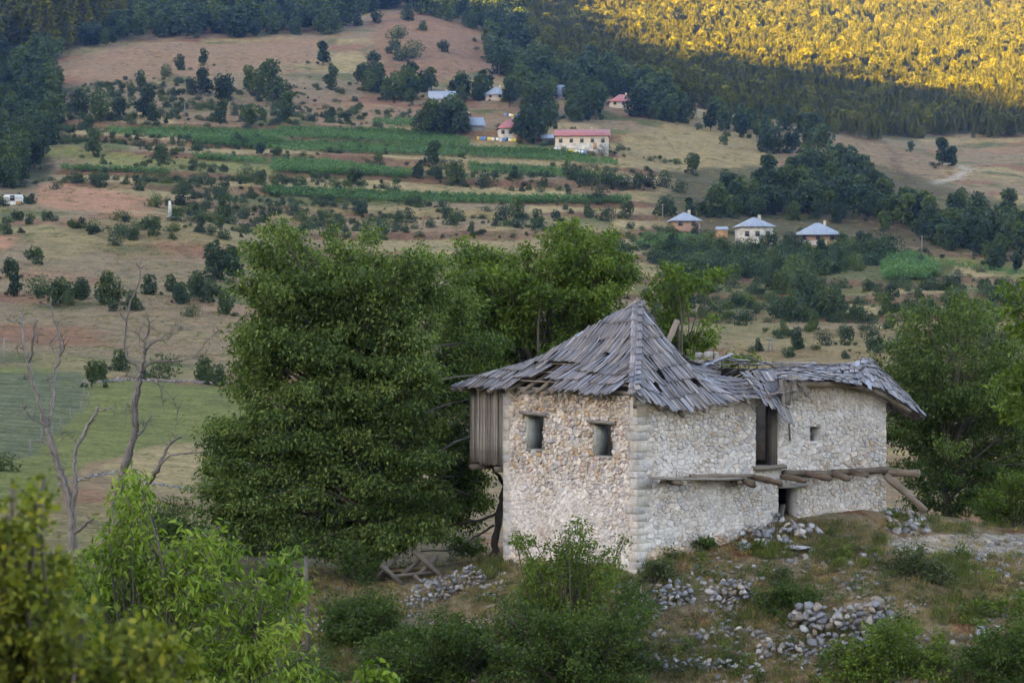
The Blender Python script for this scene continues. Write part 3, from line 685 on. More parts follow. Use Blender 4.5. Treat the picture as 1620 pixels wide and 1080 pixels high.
# upper room of vertical boards jettied out beside the front wall
v0 = HW + .03; v1 = on_front(737, 700)[0]; jet = obj('jettied_room', MB().add(boxv(.20, 2.6, v0, v1 - .04, 2.56, 4.75), BOXF, (.10, .09, .085)), M['board'], house)
v = v0; 
while v < v1 - .03:
    wd = min(rng.uniform(.11, .19), v1 - v); zb = 2.52 + rng.normal(0, .025)
    V, F, c_, U_ = bar((.14 + rng.normal(0, .012), v + wd / 2, zb), (.15 + rng.normal(0, .012), v + wd / 2 + rng.normal(0, .01), 4.82), wd - .012, .03, up=(1, 0, 0), rng=rng, seg=3, rag=.003, col=np.array([.33, .31, .295]) * rng.uniform(.62, 1.2))
    vv, o_ = recentre(V); U_[:, 1] += rng.uniform(0, 9); obj('plank', MB().add(vv, F, c_, U_), M['board'], jet, o_); v += wd
for vv in (v0 + .35, v1 - .3):
    V, F, c_, U_ = bar((-.05, vv, 2.42), (2.4, vv, 2.45), .16, .16, col=(.16, .14, .12)); obj('joist', MB().add(V, F, c_, U_), M['log'], jet)

# ------------------------------------------------------------------ shingle roof
AP = np.array([2.5, 3.16, 7.33]); EV = -.45; LT = np.array([-.42, on_front(713, 611, -.42)[0], 4.84])
SH = []
for k in range(40):
    L, W, T = 1.0, 1.0, 1.0; n = 4; V = []; U = []; bow = rng.normal(0, .012); tw = rng.normal(0, .05); e = rng.normal(0, .5, 2); tp = rng.uniform(-.1, .1)
    for i in range(n + 1):
        t = i / n
        for a, b in ((-1, -1), (1, -1), (1, 1), (-1, 1)):
            wdt = .5 * (1 + tp * (t - .5)); x = t + (.05 * e[0 if a < 0 else 1] if i == 0 else 0)
            V.append((x, a * wdt, bow * 4 * t * (1 - t) * 10 + b * .5 + tw * a * (t - .5) * 10)); U.append((t * .8 + k * 3.1, a * .06 + k * .7))
    F = [[0, 1, 2, 3], [4 * n + 3, 4 * n + 2, 4 * n + 1, 4 * n]] + [[4 * i + q, 4 * i + q + 4, 4 * i + (q + 1) % 4 + 4, 4 * i + (q + 1) % 4] for i in range(n) for q in range(4)]
    tone = np.array([.252, .243, .258]) * rng.choice([.5, .72, .86, 1.0, 1.1, 1.3, 1.6]) * (1 + np.array([.06, 0, -.06]) * rng.normal(.3, 1.2))
    U = np.array(U); SH.append((np.array(V), np.array(F), np.tile(tone, (len(V), 1)), U))
SHM = [MB().add(*s).mesh('shingle') for s in SH]
for m_ in SHM: m_.materials.append(M['shingle'])
shing = []                                                              # (visible size, proto, matrix)
def lay(p0, p1, wd, side, lift=.024, th=.018, show=1.0):
    """one shake from its lower end p0 up to p1"""
    p0 = np.array(p0, float); p1 = np.array(p1, float); d = p1 - p0; L = np.linalg.norm(d)
    if L < .12: return
    d /= L; s = side - d * np.dot(side, d); s /= np.linalg.norm(s); n = np.cross(d, s)
    if n[2] < 0: s = -s; n = -n
    lf = lift + rng.uniform(.008, .034); p0 = p0 + n * lf; d2 = (p1 - p0) / np.linalg.norm(p1 - p0); n2 = np.cross(d2, s)
    m = np.eye(4); m[:3, 0] = d2 * L; m[:3, 1] = s * wd; m[:3, 2] = n2 * th; m[:3, 3] = p0
    shing.append((show * L * wd, int(rng.integers(len(SH))), m))
def zf(u): t = (u - EV) / (AP[0] - EV); return 4.86 + (AP[2] - 4.86) * (t - .10 * math.sin(math.pi * t) + .02 * math.sin(9 * t))
def front_sag(v): return -.05 * math.sin(v * 1.1) * 1 + .03 * math.sin(v * 2.7 + 1)
def zfr(u, v): return zf(u) + front_sag(v) * (1 - (u - EV) / 3.2)
holes = [(930, 598, 10, 4), (958, 566, 7, 4), (845, 582, 9, 4), (790, 600, 8, 3), (1042, 620, 5, 6), (1110, 612, 6, 4), (948, 545, 6, 3), (880, 581, 24, 7), (905, 577, 16, 5), (872, 551, 14, 6), (865, 588, 12, 5), (992, 608, 12, 10), (1003, 533, 6, 12), (838, 605, 26, 7), (815, 597, 8, 6), (870, 603, 14, 8), (985, 618, 9, 5)]
def px_of(p):
    P = HCOR + HU * p[0] + HV * p[1]; return 810 + FPX * P[0] / P[1], 490 - (p[2] - HC) / P[1] * FPX
def holed(p):
    x, y = px_of(p); return any(((x - a) / c) ** 2 + ((y - b) / d) ** 2 < 1 for a, b, c, d in holes)
nrow = 8; du = (AP[0] - EV) / (nrow - .6)
for r_ in range(nrow):
    u0 = EV + r_ * du; t = max(0, (u0 - EV) / (AP[0] - EV))
    va = EV + (AP[1] - EV) * t - .06; vb = LT[1] + (AP[1] - LT[1]) * t + .05; v = va
    while v < vb:
        wd = rng.uniform(.040, .078); vm = v + wd / 2; v += wd + rng.uniform(.003, .018)
        ua = u0 + rng.normal(0, .024 if r_ else .05); Lu = rng.uniform(.66, .78)
        tl = (vm - EV) / (AP[1] - EV) if vm < AP[1] else (LT[1] - vm) / (LT[1] - AP[1]); umax = EV + (AP[0] - EV) * min(1, tl) + .10
        ub = min(ua + Lu, umax); yaw = rng.normal(.0, .045) + .05 * math.sin(v * .8)
        if ub - ua < .12: continue
        if holed((ua + .22, vm, zfr(ua + .22, vm))) or rng.random() < .012: continue
        lay((ua, vm, zfr(ua, vm)), (ub, vm + yaw * (ub - ua) * 2, zfr(ub, vm)), wd, np.array([0, 1, 0.]))
RIDGE_U = [2.5, 2.8, 3.05, 3.36, 4, 4.7, 6, 7, 8.5, 9.4]; RIDGE_Z = [7.33, 6.95, 6.55, 5.98, 5.66, 5.5, 5.46, 5.48, 5.56, 5.62]
EAVE_U = [-.6, .1, 1.2, 2.3, 3.5, 4.3, 5.2]; EAVE_Z = [4.88, 4.66, 4.31, 4.48, 4.64, 4.66, 4.80]
def zside(u, v):
    t = (v - EV) / (AP[1] - EV); zr = np.interp(u, RIDGE_U, RIDGE_Z)
    if u < AP[0]:                                            # below the hip the slope runs up to the hip line
        th = (u - EV) / (AP[0] - EV); zh = zf(u); t = t / max(th, .02); zr = zh
        return np.interp(u, EAVE_U, EAVE_Z) * (1 - min(t, 1.05)) + zr * min(t, 1.05)
    return np.interp(u, EAVE_U, EAVE_Z) * (1 - t) + zr * t - .10 * math.sin(math.pi * min(t, 1))
nrow = 8; dv = (AP[1] - EV) / (nrow - .3)
for r_ in range(nrow):
    vv0 = EV + r_ * dv; t = max(0, r_ * dv / (AP[1] - EV)); ua = EV + (AP[0] - EV) * t - .04; ub_ = 4.95 + .25 * math.sin(r_ * 2.1) + (0.5 if r_ < 3 else 0); u = ua
    while u < ub_:
        wd = rng.uniform(.044, .086); um = u + wd / 2; u += wd + rng.uniform(.003, .018)
        va = vv0 + rng.normal(0, .026 if r_ else .07); vmax = AP[1] + .05 if um > AP[0] else EV + (AP[1] - EV) * (um - EV) / (AP[0] - EV) + .10
        vb = min(va + rng.uniform(.60, .74), vmax)
        if vb - va < .12 or rng.random() < .02 or holed((um, va + .2, zside(um, va + .2))): continue
        yaw = rng.normal(0, .04)
        lay((um, va, zside(um, va)), (um + yaw, vb, zside(um, vb)), wd, np.array([1., 0, 0]))
for t in np.linspace(.0, .98, 15):                            # shakes covering the hip
    p = np.array([EV, EV, 0]) + (np.array([AP[0], AP[1], 0]) - np.array([EV, EV, 0])) * t; q = p + np.array([.42, .52, 0]) * .95
    for s_ in (-1, 1):
        off = np.array([.07, -.07, 0]) * s_
        f = lambda P: np.array([P[0], P[1], zf(min(P[0], AP[0])) + .045])
        lay(f(p + off), f(q + off * .4) if t < .86 else AP + off * .3 + (0, 0, .03), .15, np.array([.7, -.7, 0.]), .03, .022, 1.2)
def ruled(eave, ridge, rows, wmean=.12, show=1.0, over=1.5, miss=.02, jit=.03, sag=0):
    eave = np.asarray(eave, float); ridge = np.asarray(ridge, float); E = smooth_path(eave, 8) if len(eave) > 2 else np.linspace(eave[0], eave[1], 12); R = smooth_path(ridge, 8) if len(ridge) > 2 else np.linspace(ridge[0], ridge[1], 12)
    def cv(C, a): x = a * (len(C) - 1); i = min(int(x), len(C) - 2); return C[i] + (C[i + 1] - C[i]) * (x - i)
    def S(a, t): p = cv(E, a) * (1 - t) + cv(R, a) * t; p = p.copy(); p[2] -= sag * math.sin(math.pi * min(max(t, 0), 1)); return p
    for r_ in range(rows):
        t = r_ / rows; wl = sum(np.linalg.norm(S((k + 1) / 20, t) - S(k / 20, t)) for k in range(20)); n = max(1, int(wl / wmean))
        for k in range(n):
            if rng.random() < miss: continue
            a = (k + .5 + rng.normal(0, .12)) / n; a = min(max(a, 0), 1); ta = t + rng.normal(0, jit); tb = min(ta + over / rows, 1.03)
            side = S(min(a + .03, 1), t) - S(max(a - .03, 0), t); lay(S(a, ta), S(a, tb), wl / n * rng.uniform(.85, 1.1), side, .02, .022, show)
# wing roof, nearly flat, and its end that curls down over the gable
ev = lambda x, y, v=-.5: np.array([on_side(x, y, v)[0], v, on_side(x, y, v)[1]])
rg = lambda x, y, v=3.0: np.array([on_side(x, y, v)[0], v, on_side(x, y, v)[1]])
pk = rg(1376, 570, 2.3)
ruled([ev(1243, 603), ev(1290, 602), ev(1330, 604), ev(1362, 609)], [rg(1196, 586), rg(1240, 580), rg(1300, 579), pk], 6, .13, 1, 1.6, .05, .05, .02)
ruled([ev(1362, 609), ev(1398, 620, -.5), ev(1432, 640, -.45), ev(1469, 664, -.2)], [pk + (-.25, -.3, -.01), pk + (0, -.1, 0), pk + (.05, .1, 0), pk + (.1, .2, -.02)], 6, .12, 1, 1.6, .03, .04, -.16)
ruled([ev(1469, 664, -.2), (11.0, 1.6, 4.05), (10.8, 3.6, 4.1), (10.3, 6.7, 4.3)], [pk + (.1, .2, -.02), pk + (.1, .5, -.02), rg(1376, 572, 3.2), rg(1376, 574, 3.3)], 6, .2, .1, 1.6, .0)
# collapsed strip of shakes that hangs down by the doorway
ruled([ev(1200, 634, -.62), ev(1222, 648, -.66), ev(1240, 664, -.7), ev(1257, 676, -.66)], [rg(1170, 590, .9), rg(1195, 588, .8), rg(1212, 590, .6), rg(1226, 592, .5)], 4, .12, 1.1, 1.7, .08, .08, -.10)
# slopes on the far side
ruled([(LT[0], LT[1], LT[2]), (1.2, LT[1] - .05, 4.68), (3.0, LT[1] - .1, 4.68)], [AP, AP, AP], 6, .2, .05, 1.5, 0, .03, .36)
ruled([(3.0, LT[1] - .1, 4.68), (3.2, 8, 4.6), (3.3, 6.9, 4.5)], [AP, AP, AP], 6, .2, .05, 1.5, 0, .03, .36)
ruled([(3.3, 6.9, 4.5), (6, 6.9, 4.5), (10.3, 6.7, 4.3)], [AP, (5, 3.2, 5.5), rg(1376, 574, 3.3)], 6, .2, .05, 1.5, 0, .03, .12)
for _ in range(34):                                           # loose broken shakes on the sagging ridge
    x = rng.uniform(1110, 1345); p = rg(x, 581 - 4 * rng.random(), rng.uniform(2.2, 3.2)); a = rng.uniform(-.7, .7)
    lay(p + (0, 0, .02), p + np.array([math.sin(a) * .7, math.cos(a) * .6, rng.uniform(.0, .10)]), rng.uniform(.08, .15), np.array([math.cos(a), -math.sin(a), 0]), .02, .022, .8)
for p0, p1 in (((1160, 562), (1108, 580)), ((1185, 572), (1120, 570)), ((1205, 575), (1172, 560)), ((1225, 577), (1190, 570)), ((1290, 575), (1262, 584)), ((1240, 588), (1208, 574)), ((1150, 566), (1196, 577)), ((1148, 570), (1176, 576))):
    a, b = rg(*p0, 2.9), rg(*p1, 3.1); lay(a, b, .14, np.array([0, 1., .2]), .02, .03, .9)
roof = obj('roof', MB().add(*bar(AP - (0, 0, .45), np.array([EV + .1, EV + .1, 4.55]), .10, .12, col=(.15, .13, .12))), M['log'], house)
shing.sort(key=lambda s: -s[0]); rs = MB()
hinv = np.eye(4)
for k, (a, i, m) in enumerate(shing):
    if k < 330:
        o_ = bpy.data.objects.new('shingle', SHM[i]); COL.objects.link(o_); o_.parent = roof; o_.matrix_local = Matrix(m.tolist())
    else:
        V, F, c_, U_ = SH[i]; rs.add(V @ m[:3, :3].T + m[:3, 3], F, c_, U_)
obj('small_shingles', rs, M['shingle'], roof, kind='stuff')
print('shingles', len(shing), 'stones', len(pieces))
# rafters and battens that show in the gaps, eave plates
def timber(name, p0, p1, w_, h_, col, mat='log', parent=None, up=(0, 0, 1)):
    V, F, c_, U_ = bar(p0, p1, w_, h_, up, np.array(col) * rng.uniform(.8, 1.2), rng, 5, .008); vv, o_ = recentre(V); U_[:, 1] += rng.uniform(0, 5)
    return obj(name, MB().add(vv, F, c_, U_), M[mat], parent or house, o_)
for vq in np.arange(.4, LT[1] - .2, .75):
    tl = vq / AP[1] if vq < AP[1] else (LT[1] - vq) / (LT[1] - AP[1]); ue = EV + (AP[0] - EV) * min(1, tl) - .05
    if ue > .2: timber('rafter', (EV + .06, vq, zf(EV) - .09), (ue, vq, zf(EV) - .09 + (zf(ue) - zf(EV)) * .86 - .2), .09, .10, (.20, .17, .14), parent=roof)
for uq in np.arange(.0, 2.2, .42): 
    t = (uq - EV) / (AP[0] - EV); timber('batten', (uq, EV + (AP[1] - EV) * t + .1, zf(uq) - .085), (uq, LT[1] + (AP[1] - LT[1]) * t - .1, zf(uq) - .085), .06, .035, (.26, .22, .18), parent=roof)
for uq in np.arange(.5, 4.8, .8):
    vt = AP[1] if uq > AP[0] else EV + (AP[1] - EV) * (uq - EV) / (AP[0] - EV); timber('rafter', (uq, EV + .08, zside(uq, EV) - .09), (uq, vt, zside(uq, vt) - .34), .09, .10, (.2, .17, .14), parent=roof)
timber('eave_plate', (.05, -.1, 4.86), (.05, LT[1] - .3, 4.84), .16, .12, (.20, .18, .16)); timber('eave_plate', ev(1240, 607, -.25), ev(1330, 608, -.25), .14, .13, (.30, .25, .20)); timber('eave_plate', ev(1325, 606, -.3), ev(1385, 618, -.3), .14, .13, (.28, .24, .20)); timber('eave_plate', ev(1383, 617, -.36), ev(1440, 652, -.3), .12, .12, (.26, .22, .18))
for y_, xa, xb in ((609, 716, 742), (612, 728, 752), (614, 775, 800), (618, 832, 812), (622, 862, 905)): timber('rafter_end', (EV - .06, on_front(xa, y_, EV)[0], 4.76), (.3, on_front(xa, y_, EV)[0], 4.86), .12, .10, (.20, .17, .15), parent=roof)
# boards dangling under the broken roof
for (x0, y0), (x1, y1), wd in (((1250, 594), (1246, 640), .2), ((1258, 594), (1258, 634), .22), ((1262, 596), (1279, 625), .18), ((1243, 598), (1251, 697), .05), ((1268, 598), (1266, 612), .2), ((1236, 600), (1243, 652), .16), ((1176, 622), (1186, 640), .07)):
    p0, p1 = ev(x0, y0, -.30), ev(x1, y1, -.36); V, F, c_, U_ = bar(p0, p1, wd, .03, (0, 1, 0), np.array([.30, .27, .24]) * rng.uniform(.7, 1.2), rng, 4, .006); vv, o_ = recentre(V); obj('hanging_board', MB().add(vv, F, c_, U_), M['board'], house, o_)
# floor beams that once bore a balcony
def log_part(name, p0, p1, r0, r1, col, parent=house):
    P = smooth_path([p0, np.asarray(p0) * .5 + np.asarray(p1) * .5 + rng.normal(0, .015, 3), p1], 3); V, F, c_, U_ = tube(P, np.linspace(r0, r1, len(P)), 9, rng, .18, np.array(col) * rng.uniform(.85, 1.15)); vv, o_ = recentre(V); U_[:, 1] += rng.uniform(0, 5)
    return obj(name, MB().add(vv, F, c_, U_), M['log'], parent, o_)
LC = (.165, .135, .112)
def sp(x, y, v): s, z_ = on_side(x, y, v); return np.array([s, v, z_])
for (x0, y0), (x1, y1), r_, ln in (((1040, 757), (1078, 764), .10, 1.0), ((1165, 752), (1192, 765), .11, 1.0), ((1182, 752), (1236, 764), .09, 1.7), ((1232, 752), (1274, 760), .095, 1.4), ((1266, 746), (1312, 757), .10, 1.5), ((1310, 746), (1343, 757), .10, 1.1), ((1336, 743), (1372, 752), .09, 1.2), ((1150, 756), (1172, 763), .08, .7)):
    log_part('floor_beam', sp(x0, y0, .25), sp(x1, y1, -ln + .1), r_, r_ * .92, LC)
log_part('floor_beam', sp(1392, 745, .1), sp(1455, 749, -.95), .13, .11, (.24, .20, .165)); log_part('floor_beam', sp(1318, 747, -.12), sp(1404, 743, -.1), .10, .11, LC); log_part('floor_beam', sp(1240, 747, -.1), sp(1325, 748, -.1), .085, .10, LC)
timber('ledge_plank', sp(1032, 757, -.45), sp(1170, 757, -.35), .34, .07, (.27, .24, .21), 'board'); timber('ledge_plank', sp(1095, 753, -.15), sp(1188, 752, -.15), .22, .09, (.24, .20, .17), 'log')
log_part('prop_log', sp(1402, 752, -.4), (lambda p: np.array([p[0], p[1], p[2]]))(lpx(1465, 808, 64.2)), .11, .10, (.22, .19, .165))
# chimney stump and leaning post behind the ridge
ch_ = obj('chimney', MB().add(boxv(*(lambda c: (c[0] - .34, c[0] + .30, c[1] - .3, c[1] + .3, c[2] - 1.4, c[2] + .10))(lpx(1118, 575, 66.2))), BOXF, (.35, .33, .30)), M['stone'], house)
for x0, x1, y0, y1 in ((1100, 1113, 556, 568), (1113, 1128, 555, 567), (1129, 1138, 555, 580), (1100, 1115, 568, 582), (1115, 1128, 568, 582)):
    c0 = lpx(x0, y1, 65.75); c1 = lpx(x1, y0, 65.75); cc = (c0 + c1) / 2; hw = (x1 - x0) / 58 / 2 * 1.05; hh = (y1 - y0) / 58 / 2
    v_, f_ = rock_verts(rng, 1); v_ = np.sign(v_) * np.abs(v_) ** .38 * (hw * 1.1, .24, hh * 1.08); ca, sa = math.cos(-math.radians(35)), math.sin(-math.radians(35)); v_ = np.column_stack([v_[:, 0] * ca - v_[:, 1] * sa, v_[:, 0] * sa + v_[:, 1] * ca, v_[:, 2]])
    obj('chimney_stone', mesh_np('chimney_stone', v_, f_, np.tile(np.array([.36, .33, .29]) * rng.uniform(.8, 1.1), (len(v_), 1))), M['stone'], ch_, cc)
log_part('leaning_post', lpx(1044, 575, 66), lpx(1071, 506, 66.5), .08, .07, (.26, .22, .19))
print('house', time.time() - T0)
# ------------------------------------------------------------------ near trees and shrubs
rng = np.random.default_rng(21)
def unit(v): return v / (np.linalg.norm(v, axis=-1, keepdims=True) + 1e-9)
def leaf_arrays(P, A, Nn, L, W, R, fold=.25, big=False):
    """leaves at P along A with normals Nn; R is the random shade of each"""
    n = len(P); S = unit(np.cross(A, Nn)); Nn = np.cross(S, A); L = L[:, None]; W = W[:, None]
    if big:
        dr = -.18 * L * np.array([0, 0, 1.]); rows = [(P, None), (.35, .9, .06), (.7, .8, .05), (1, 0, 0)]
        v = [P]
        for t, w_, bow in ((.33, .5, .10), (.68, .42, .07)):
            c = P + A * L * t + Nn * L * bow + dr * t * t
            v += [c - S * W * w_ - Nn * W * .12, c, c + S * W * w_ - Nn * W * .12]
        v.append(P + A * L + dr * 1.2); V = np.stack(v, 1).reshape(-1, 3)
        T = np.array([[0, 1, 2], [0, 2, 3], [1, 4, 5], [1, 5, 2], [2, 5, 6], [2, 6, 3], [4, 7, 5], [5, 7, 6]]); k = 8
    else:
        m = P + A * L * .45
        V = np.stack([P, m - S * W * .5 - Nn * W * fold, P + A * L - np.array([0, 0, 1.]) * L * .12, m + S * W * .5 - Nn * W * fold], 1).reshape(-1, 3)
        T = np.array([[0, 1, 2], [0, 2, 3]]); k = 4
    F = (T[None] + (np.arange(n) * k)[:, None, None]).reshape(-1, 3)
    C = np.repeat(np.stack([R, R, R], 1), k, 0)
    return V, F, C
def lobes_px(poly, Y, thick, n, rlo, rhi, r=None):
    """foliage clumps inside an outline seen in the photograph, spread through a real depth"""
    r = r or rng; poly = np.array(poly, float); lo, hi = poly.min(0), poly.max(0); c = (lo + hi) / 2; hs = (hi - lo) / 2; out = []; used = []
    while len(out) < n:
        cs = r.uniform(lo, hi, (7, 2)); cs = cs[inpoly(cs[:, 0], cs[:, 1], poly)]
        if not len(cs): continue
        x, y = cs[int(np.argmax([min([(q[0] - c_[0]) ** 2 + (q[1] - c_[1]) ** 2 for q in used] or [0]) for c_ in cs]))] if used else cs[0]
        rad = r.uniform(rlo, rhi); px = rad * FPX / Y * .6
        if not all(inpoly([x + px * a], [y + px * b], poly)[0] for a, b in ((.8, 0), (-.8, 0), (0, -.8))):
            if r.random() < .8: continue
            rad *= .55
        e = max(0, 1 - ((x - c[0]) / hs[0] * .85) ** 2 - ((y - c[1]) / hs[1] * .7) ** 2) ** .5
        d = r.uniform(-1, 1) * thick * (.25 + .75 * e); out.append((at(x, y, Y + d), rad)); used.append((x, y))
    return out
def grow(name, label, category, base, top, r0, lobes, twigs, lpt, leaf, mat, seed, group=None, big=False, droop=.35, bark=(.11, .09, .075), jit=.16, stems=0, barkmat='bark', tone=.5, flat=.75, trunk_name='trunk', crown='crown', shadevar=.22):
    r = np.random.default_rng(seed); base = np.asarray(base, float); top = np.asarray(top, float); root = thing(name, label, category, base, 0, group)
    W = MB(); H = np.linalg.norm(top - base)
    if not stems:
        tp = smooth_path([base - (0, 0, .25), base * .7 + top * .3 + r.normal(0, .05 * H, 3) * (1, 1, 0), base * .35 + top * .65 + r.normal(0, .05 * H, 3) * (1, 1, 0), top], 4)
        tr_ = np.linspace(r0, r0 * .45, len(tp)); tr_[0] *= 1.25; W.add(*tube(tp - base, tr_, 9, r, .06, np.array(bark)))
    LP, LA, LR, LN = [], [], [], []
    for c, rad in lobes:
        if stems: q0 = base + r.normal(0, .12, 3) * (1, 1, 0) - (0, 0, .1); rr = r0
        else:
            z = (c[2] - base[2]) * r.uniform(.35, .75); z = min(max(z, .25 * H), H); i = int(np.argmin(np.abs(tp[:, 2] - base[2] - z))); q0 = tp[i]; rr = tr_[i] * .55
        d = np.linalg.norm(c - q0); ctl = q0 * .5 + c * .5 + np.array([0, 0, .14 * d if not stems else -.05 * d]) + r.normal(0, .06 * d, 3)
        lp = smooth_path([q0, ctl, c + (c - q0) / (d + .01) * rad * .4], 5); rr = min(rr, .012 + .013 * d) if not stems else r0
        W.add(*tube(lp - base, np.linspace(rr, .010, len(lp)), 5, r, .05, np.array(bark)))
        lobe_tone = r.normal(0, shadevar * .5)
        m = max(3, int(twigs * (rad ** 2) * 1.0)); d_ = unit(r.normal(0, 1, (m, 3))); d_[:, 2] = d_[:, 2] * flat + .15; rad_t = rad * r.uniform(.35, 1.05, m) ** .6
        E = c + d_ * rad_t[:, None] * (1, 1, flat)
        for k in range(m):
            j = r.integers(len(lp) // 3, len(lp)); s = lp[j]; e = E[k]
            if k % 3 == 0: W.add(*tube(np.array([s, (s + e) / 2 + (0, 0, .06), e]) - base, [min(.012, r0 * .6), min(.008, r0 * .45), min(.004, r0 * .3)], 3, None, 0, np.array(bark)))
            t = r.uniform(.35, 1.05, lpt)[:, None]; ax = e - s
            L_ = np.linalg.norm(ax) + 1e-6
            if L_ > 1.1: s = e - ax / L_ * 1.1; ax = e - s
            p = s + ax * t + r.normal(0, jit, (lpt, 3)) * (1, 1, .6)
            a = unit(unit(ax) * .5 + unit(r.normal(0, 1, (lpt, 3))) * .9 + np.array([0, 0, -droop]))
            LP.append(p); LA.append(a); LN.append(unit(r.normal(0, 1, (lpt, 3)) + (0, 0, .45))); LR.append(np.clip(r.normal(tone, shadevar, lpt) + lobe_tone, 0, 1))
    LP, LA, LN, LR = map(np.concatenate, (LP, LA, LN, LR)); n = len(LP); ln = leaf[0] * r.uniform(.65, 1.3, n)
    V, F, C = leaf_arrays(LP - base, LA, LN, ln, ln * leaf[1], LR, .25, big)
    obj(trunk_name, W, M[barkmat], root); obj(crown, mesh_np(crown, V, F, C), M[mat], root)
    return root, n
def gz(x, y, Y):
    p = at(x, y, Y); p[2] = ground_z(p[0], p[1]); return p
cnt = 0
# the big cherry beside the house
lb = lobes_px([(300, 800), (318, 740), (352, 640), (345, 590), (372, 520), (372, 440), (400, 400), (420, 350), (455, 345), (480, 372), (560, 352), (600, 372), (668, 370), (690, 400), (735, 405), (775, 470), (800, 560), (800, 640), (790, 760), (760, 800), (700, 850), (600, 890), (520, 900), (460, 850), (380, 850)], 68.5, 3.0, 175, .5, 1.05)
lb += lobes_px([(330, 790), (365, 640), (380, 520), (440, 430), (560, 400), (660, 430), (685, 560), (685, 760), (640, 850), (520, 860), (400, 820)], 66.6, .7, 80, .45, .85)
lb += [(at(x, y, 68 + d), r_) for x, y, r_, d in ((430, 350, .35, -1), (520, 362, .4, .5), (450, 362, .4, 0), (590, 362, .35, 1), (668, 385, .35, 0), (735, 395, .35, .5), (315, 770, .4, -.6), (340, 680, .5, .2), (740, 830, .45, -1.5), (560, 880, .5, -2), (620, 860, .5, -2.2), (480, 870, .5, -1.8))]
lb = [(c if 810 + FPX * c[0] / c[1] < 690 else c * (71.2 / c[1]) * (1, 1, 0) + (0, 0, HC + (c[2] - HC) * 71.2 / c[1]), r_) if c[1] < 71.2 else (c, r_) for c, r_ in lb]
_, n = grow('cherry_tree', 'broad dense dark green tree, biggest of all, leaning over the wooden annex of the house', 'tree', gz(578, 920, 67.3), at(575, 640, 68.5), .26, lb, 28, 62, (.135, .46), 'cherry', 3, shadevar=.36, droop=.5, flat=.62); cnt += n
# walnuts behind the house
lb = lobes_px([(690, 640), (690, 470), (715, 410), (752, 385), (775, 390), (800, 385), (850, 395), (868, 362), (925, 350), (975, 372), (1000, 385), (1012, 430), (985, 470), (1010, 520), (960, 590), (860, 620)], 78, 2.2, 100, .5, 1.0)
lb += [(at(x, y, 78 + d), r_) for x, y, r_, d in ((730, 382, .35, 0), (752, 395, .3, .5), (715, 410, .3, 0), (885, 360, .4, .2), (968, 372, .45, 0), (905, 352, .3, .4))]
_, n = grow('walnut_tree', 'fresh green tree rising behind the peak of the shingle roof', 'tree', gz(860, 850, 78), at(870, 560, 78), .2, lb, 26, 46, (.16, .46), 'walnut', 5, shadevar=.28, droop=.45, flat=.6); cnt += n
lb = lobes_px([(1018, 470), (1045, 425), (1095, 412), (1110, 440), (1090, 480), (1135, 505), (1140, 550), (1110, 590), (1040, 590), (1018, 540)], 80, 1.2, 17, .4, .75)
lb += [(at(x, y, 80 + d), r_) for x, y, r_, d in ((1120, 432, .3, 0), (1145, 426, .25, .3), (1060, 425, .45, 0), (1170, 565, .4, .3), (1195, 570, .35, 0), (1150, 575, .4, 0))]
_, n = grow('walnut_tree', 'small fresh green tree behind the roof between peak and chimney', 'tree', gz(1090, 850, 80), at(1075, 570, 80), .13, lb, 28, 36, (.20, .46), 'walnut', 8, droop=.45, flat=.6); cnt += n
# trees right of the house
lb = lobes_px([(1392, 640), (1400, 560), (1430, 500), (1480, 468), (1540, 462), (1590, 500), (1650, 560), (1660, 740), (1580, 800), (1500, 815), (1430, 800), (1405, 720)], 73, 2.6, 100, .5, 1.05)
lb += [(at(x, y, 73 + d), r_) for x, y, r_, d in ((1350, 585, .45, 0), (1375, 560, .4, .5), (1410, 540, .4, 0), (1520, 462, .45, 0), (1340, 600, .3, .4))]
_, n = grow('plum_tree', 'loose dark green tree with several crooked stems by the drooping end of the roof', 'tree', gz(1505, 832, 71.5), at(1492, 765, 72.5), .14, lb, 26, 44, (.125, .52), 'cherry', 11, droop=.3, tone=.3, shadevar=.28); cnt += n
lb = lobes_px([(1586, 470), (1620, 440), (1760, 400), (1800, 560), (1780, 760), (1640, 740), (1600, 690), (1582, 600), (1600, 540)], 61, 1.5, 30, .4, .8)
lb += [(at(x, y, 61), r_) for x, y, r_ in ((1600, 455, .3), (1612, 500, .35), (1598, 600, .4), (1605, 640, .4), (1592, 620, .3))]
_, n = grow('walnut_tree', 'bright green tree cut by the picture edge, beside the gravel yard', 'tree', gz(1712, 850, 61), at(1710, 640, 61), .15, lb, 28, 34, (.19, .46), 'walnut', 13, droop=.45); cnt += n
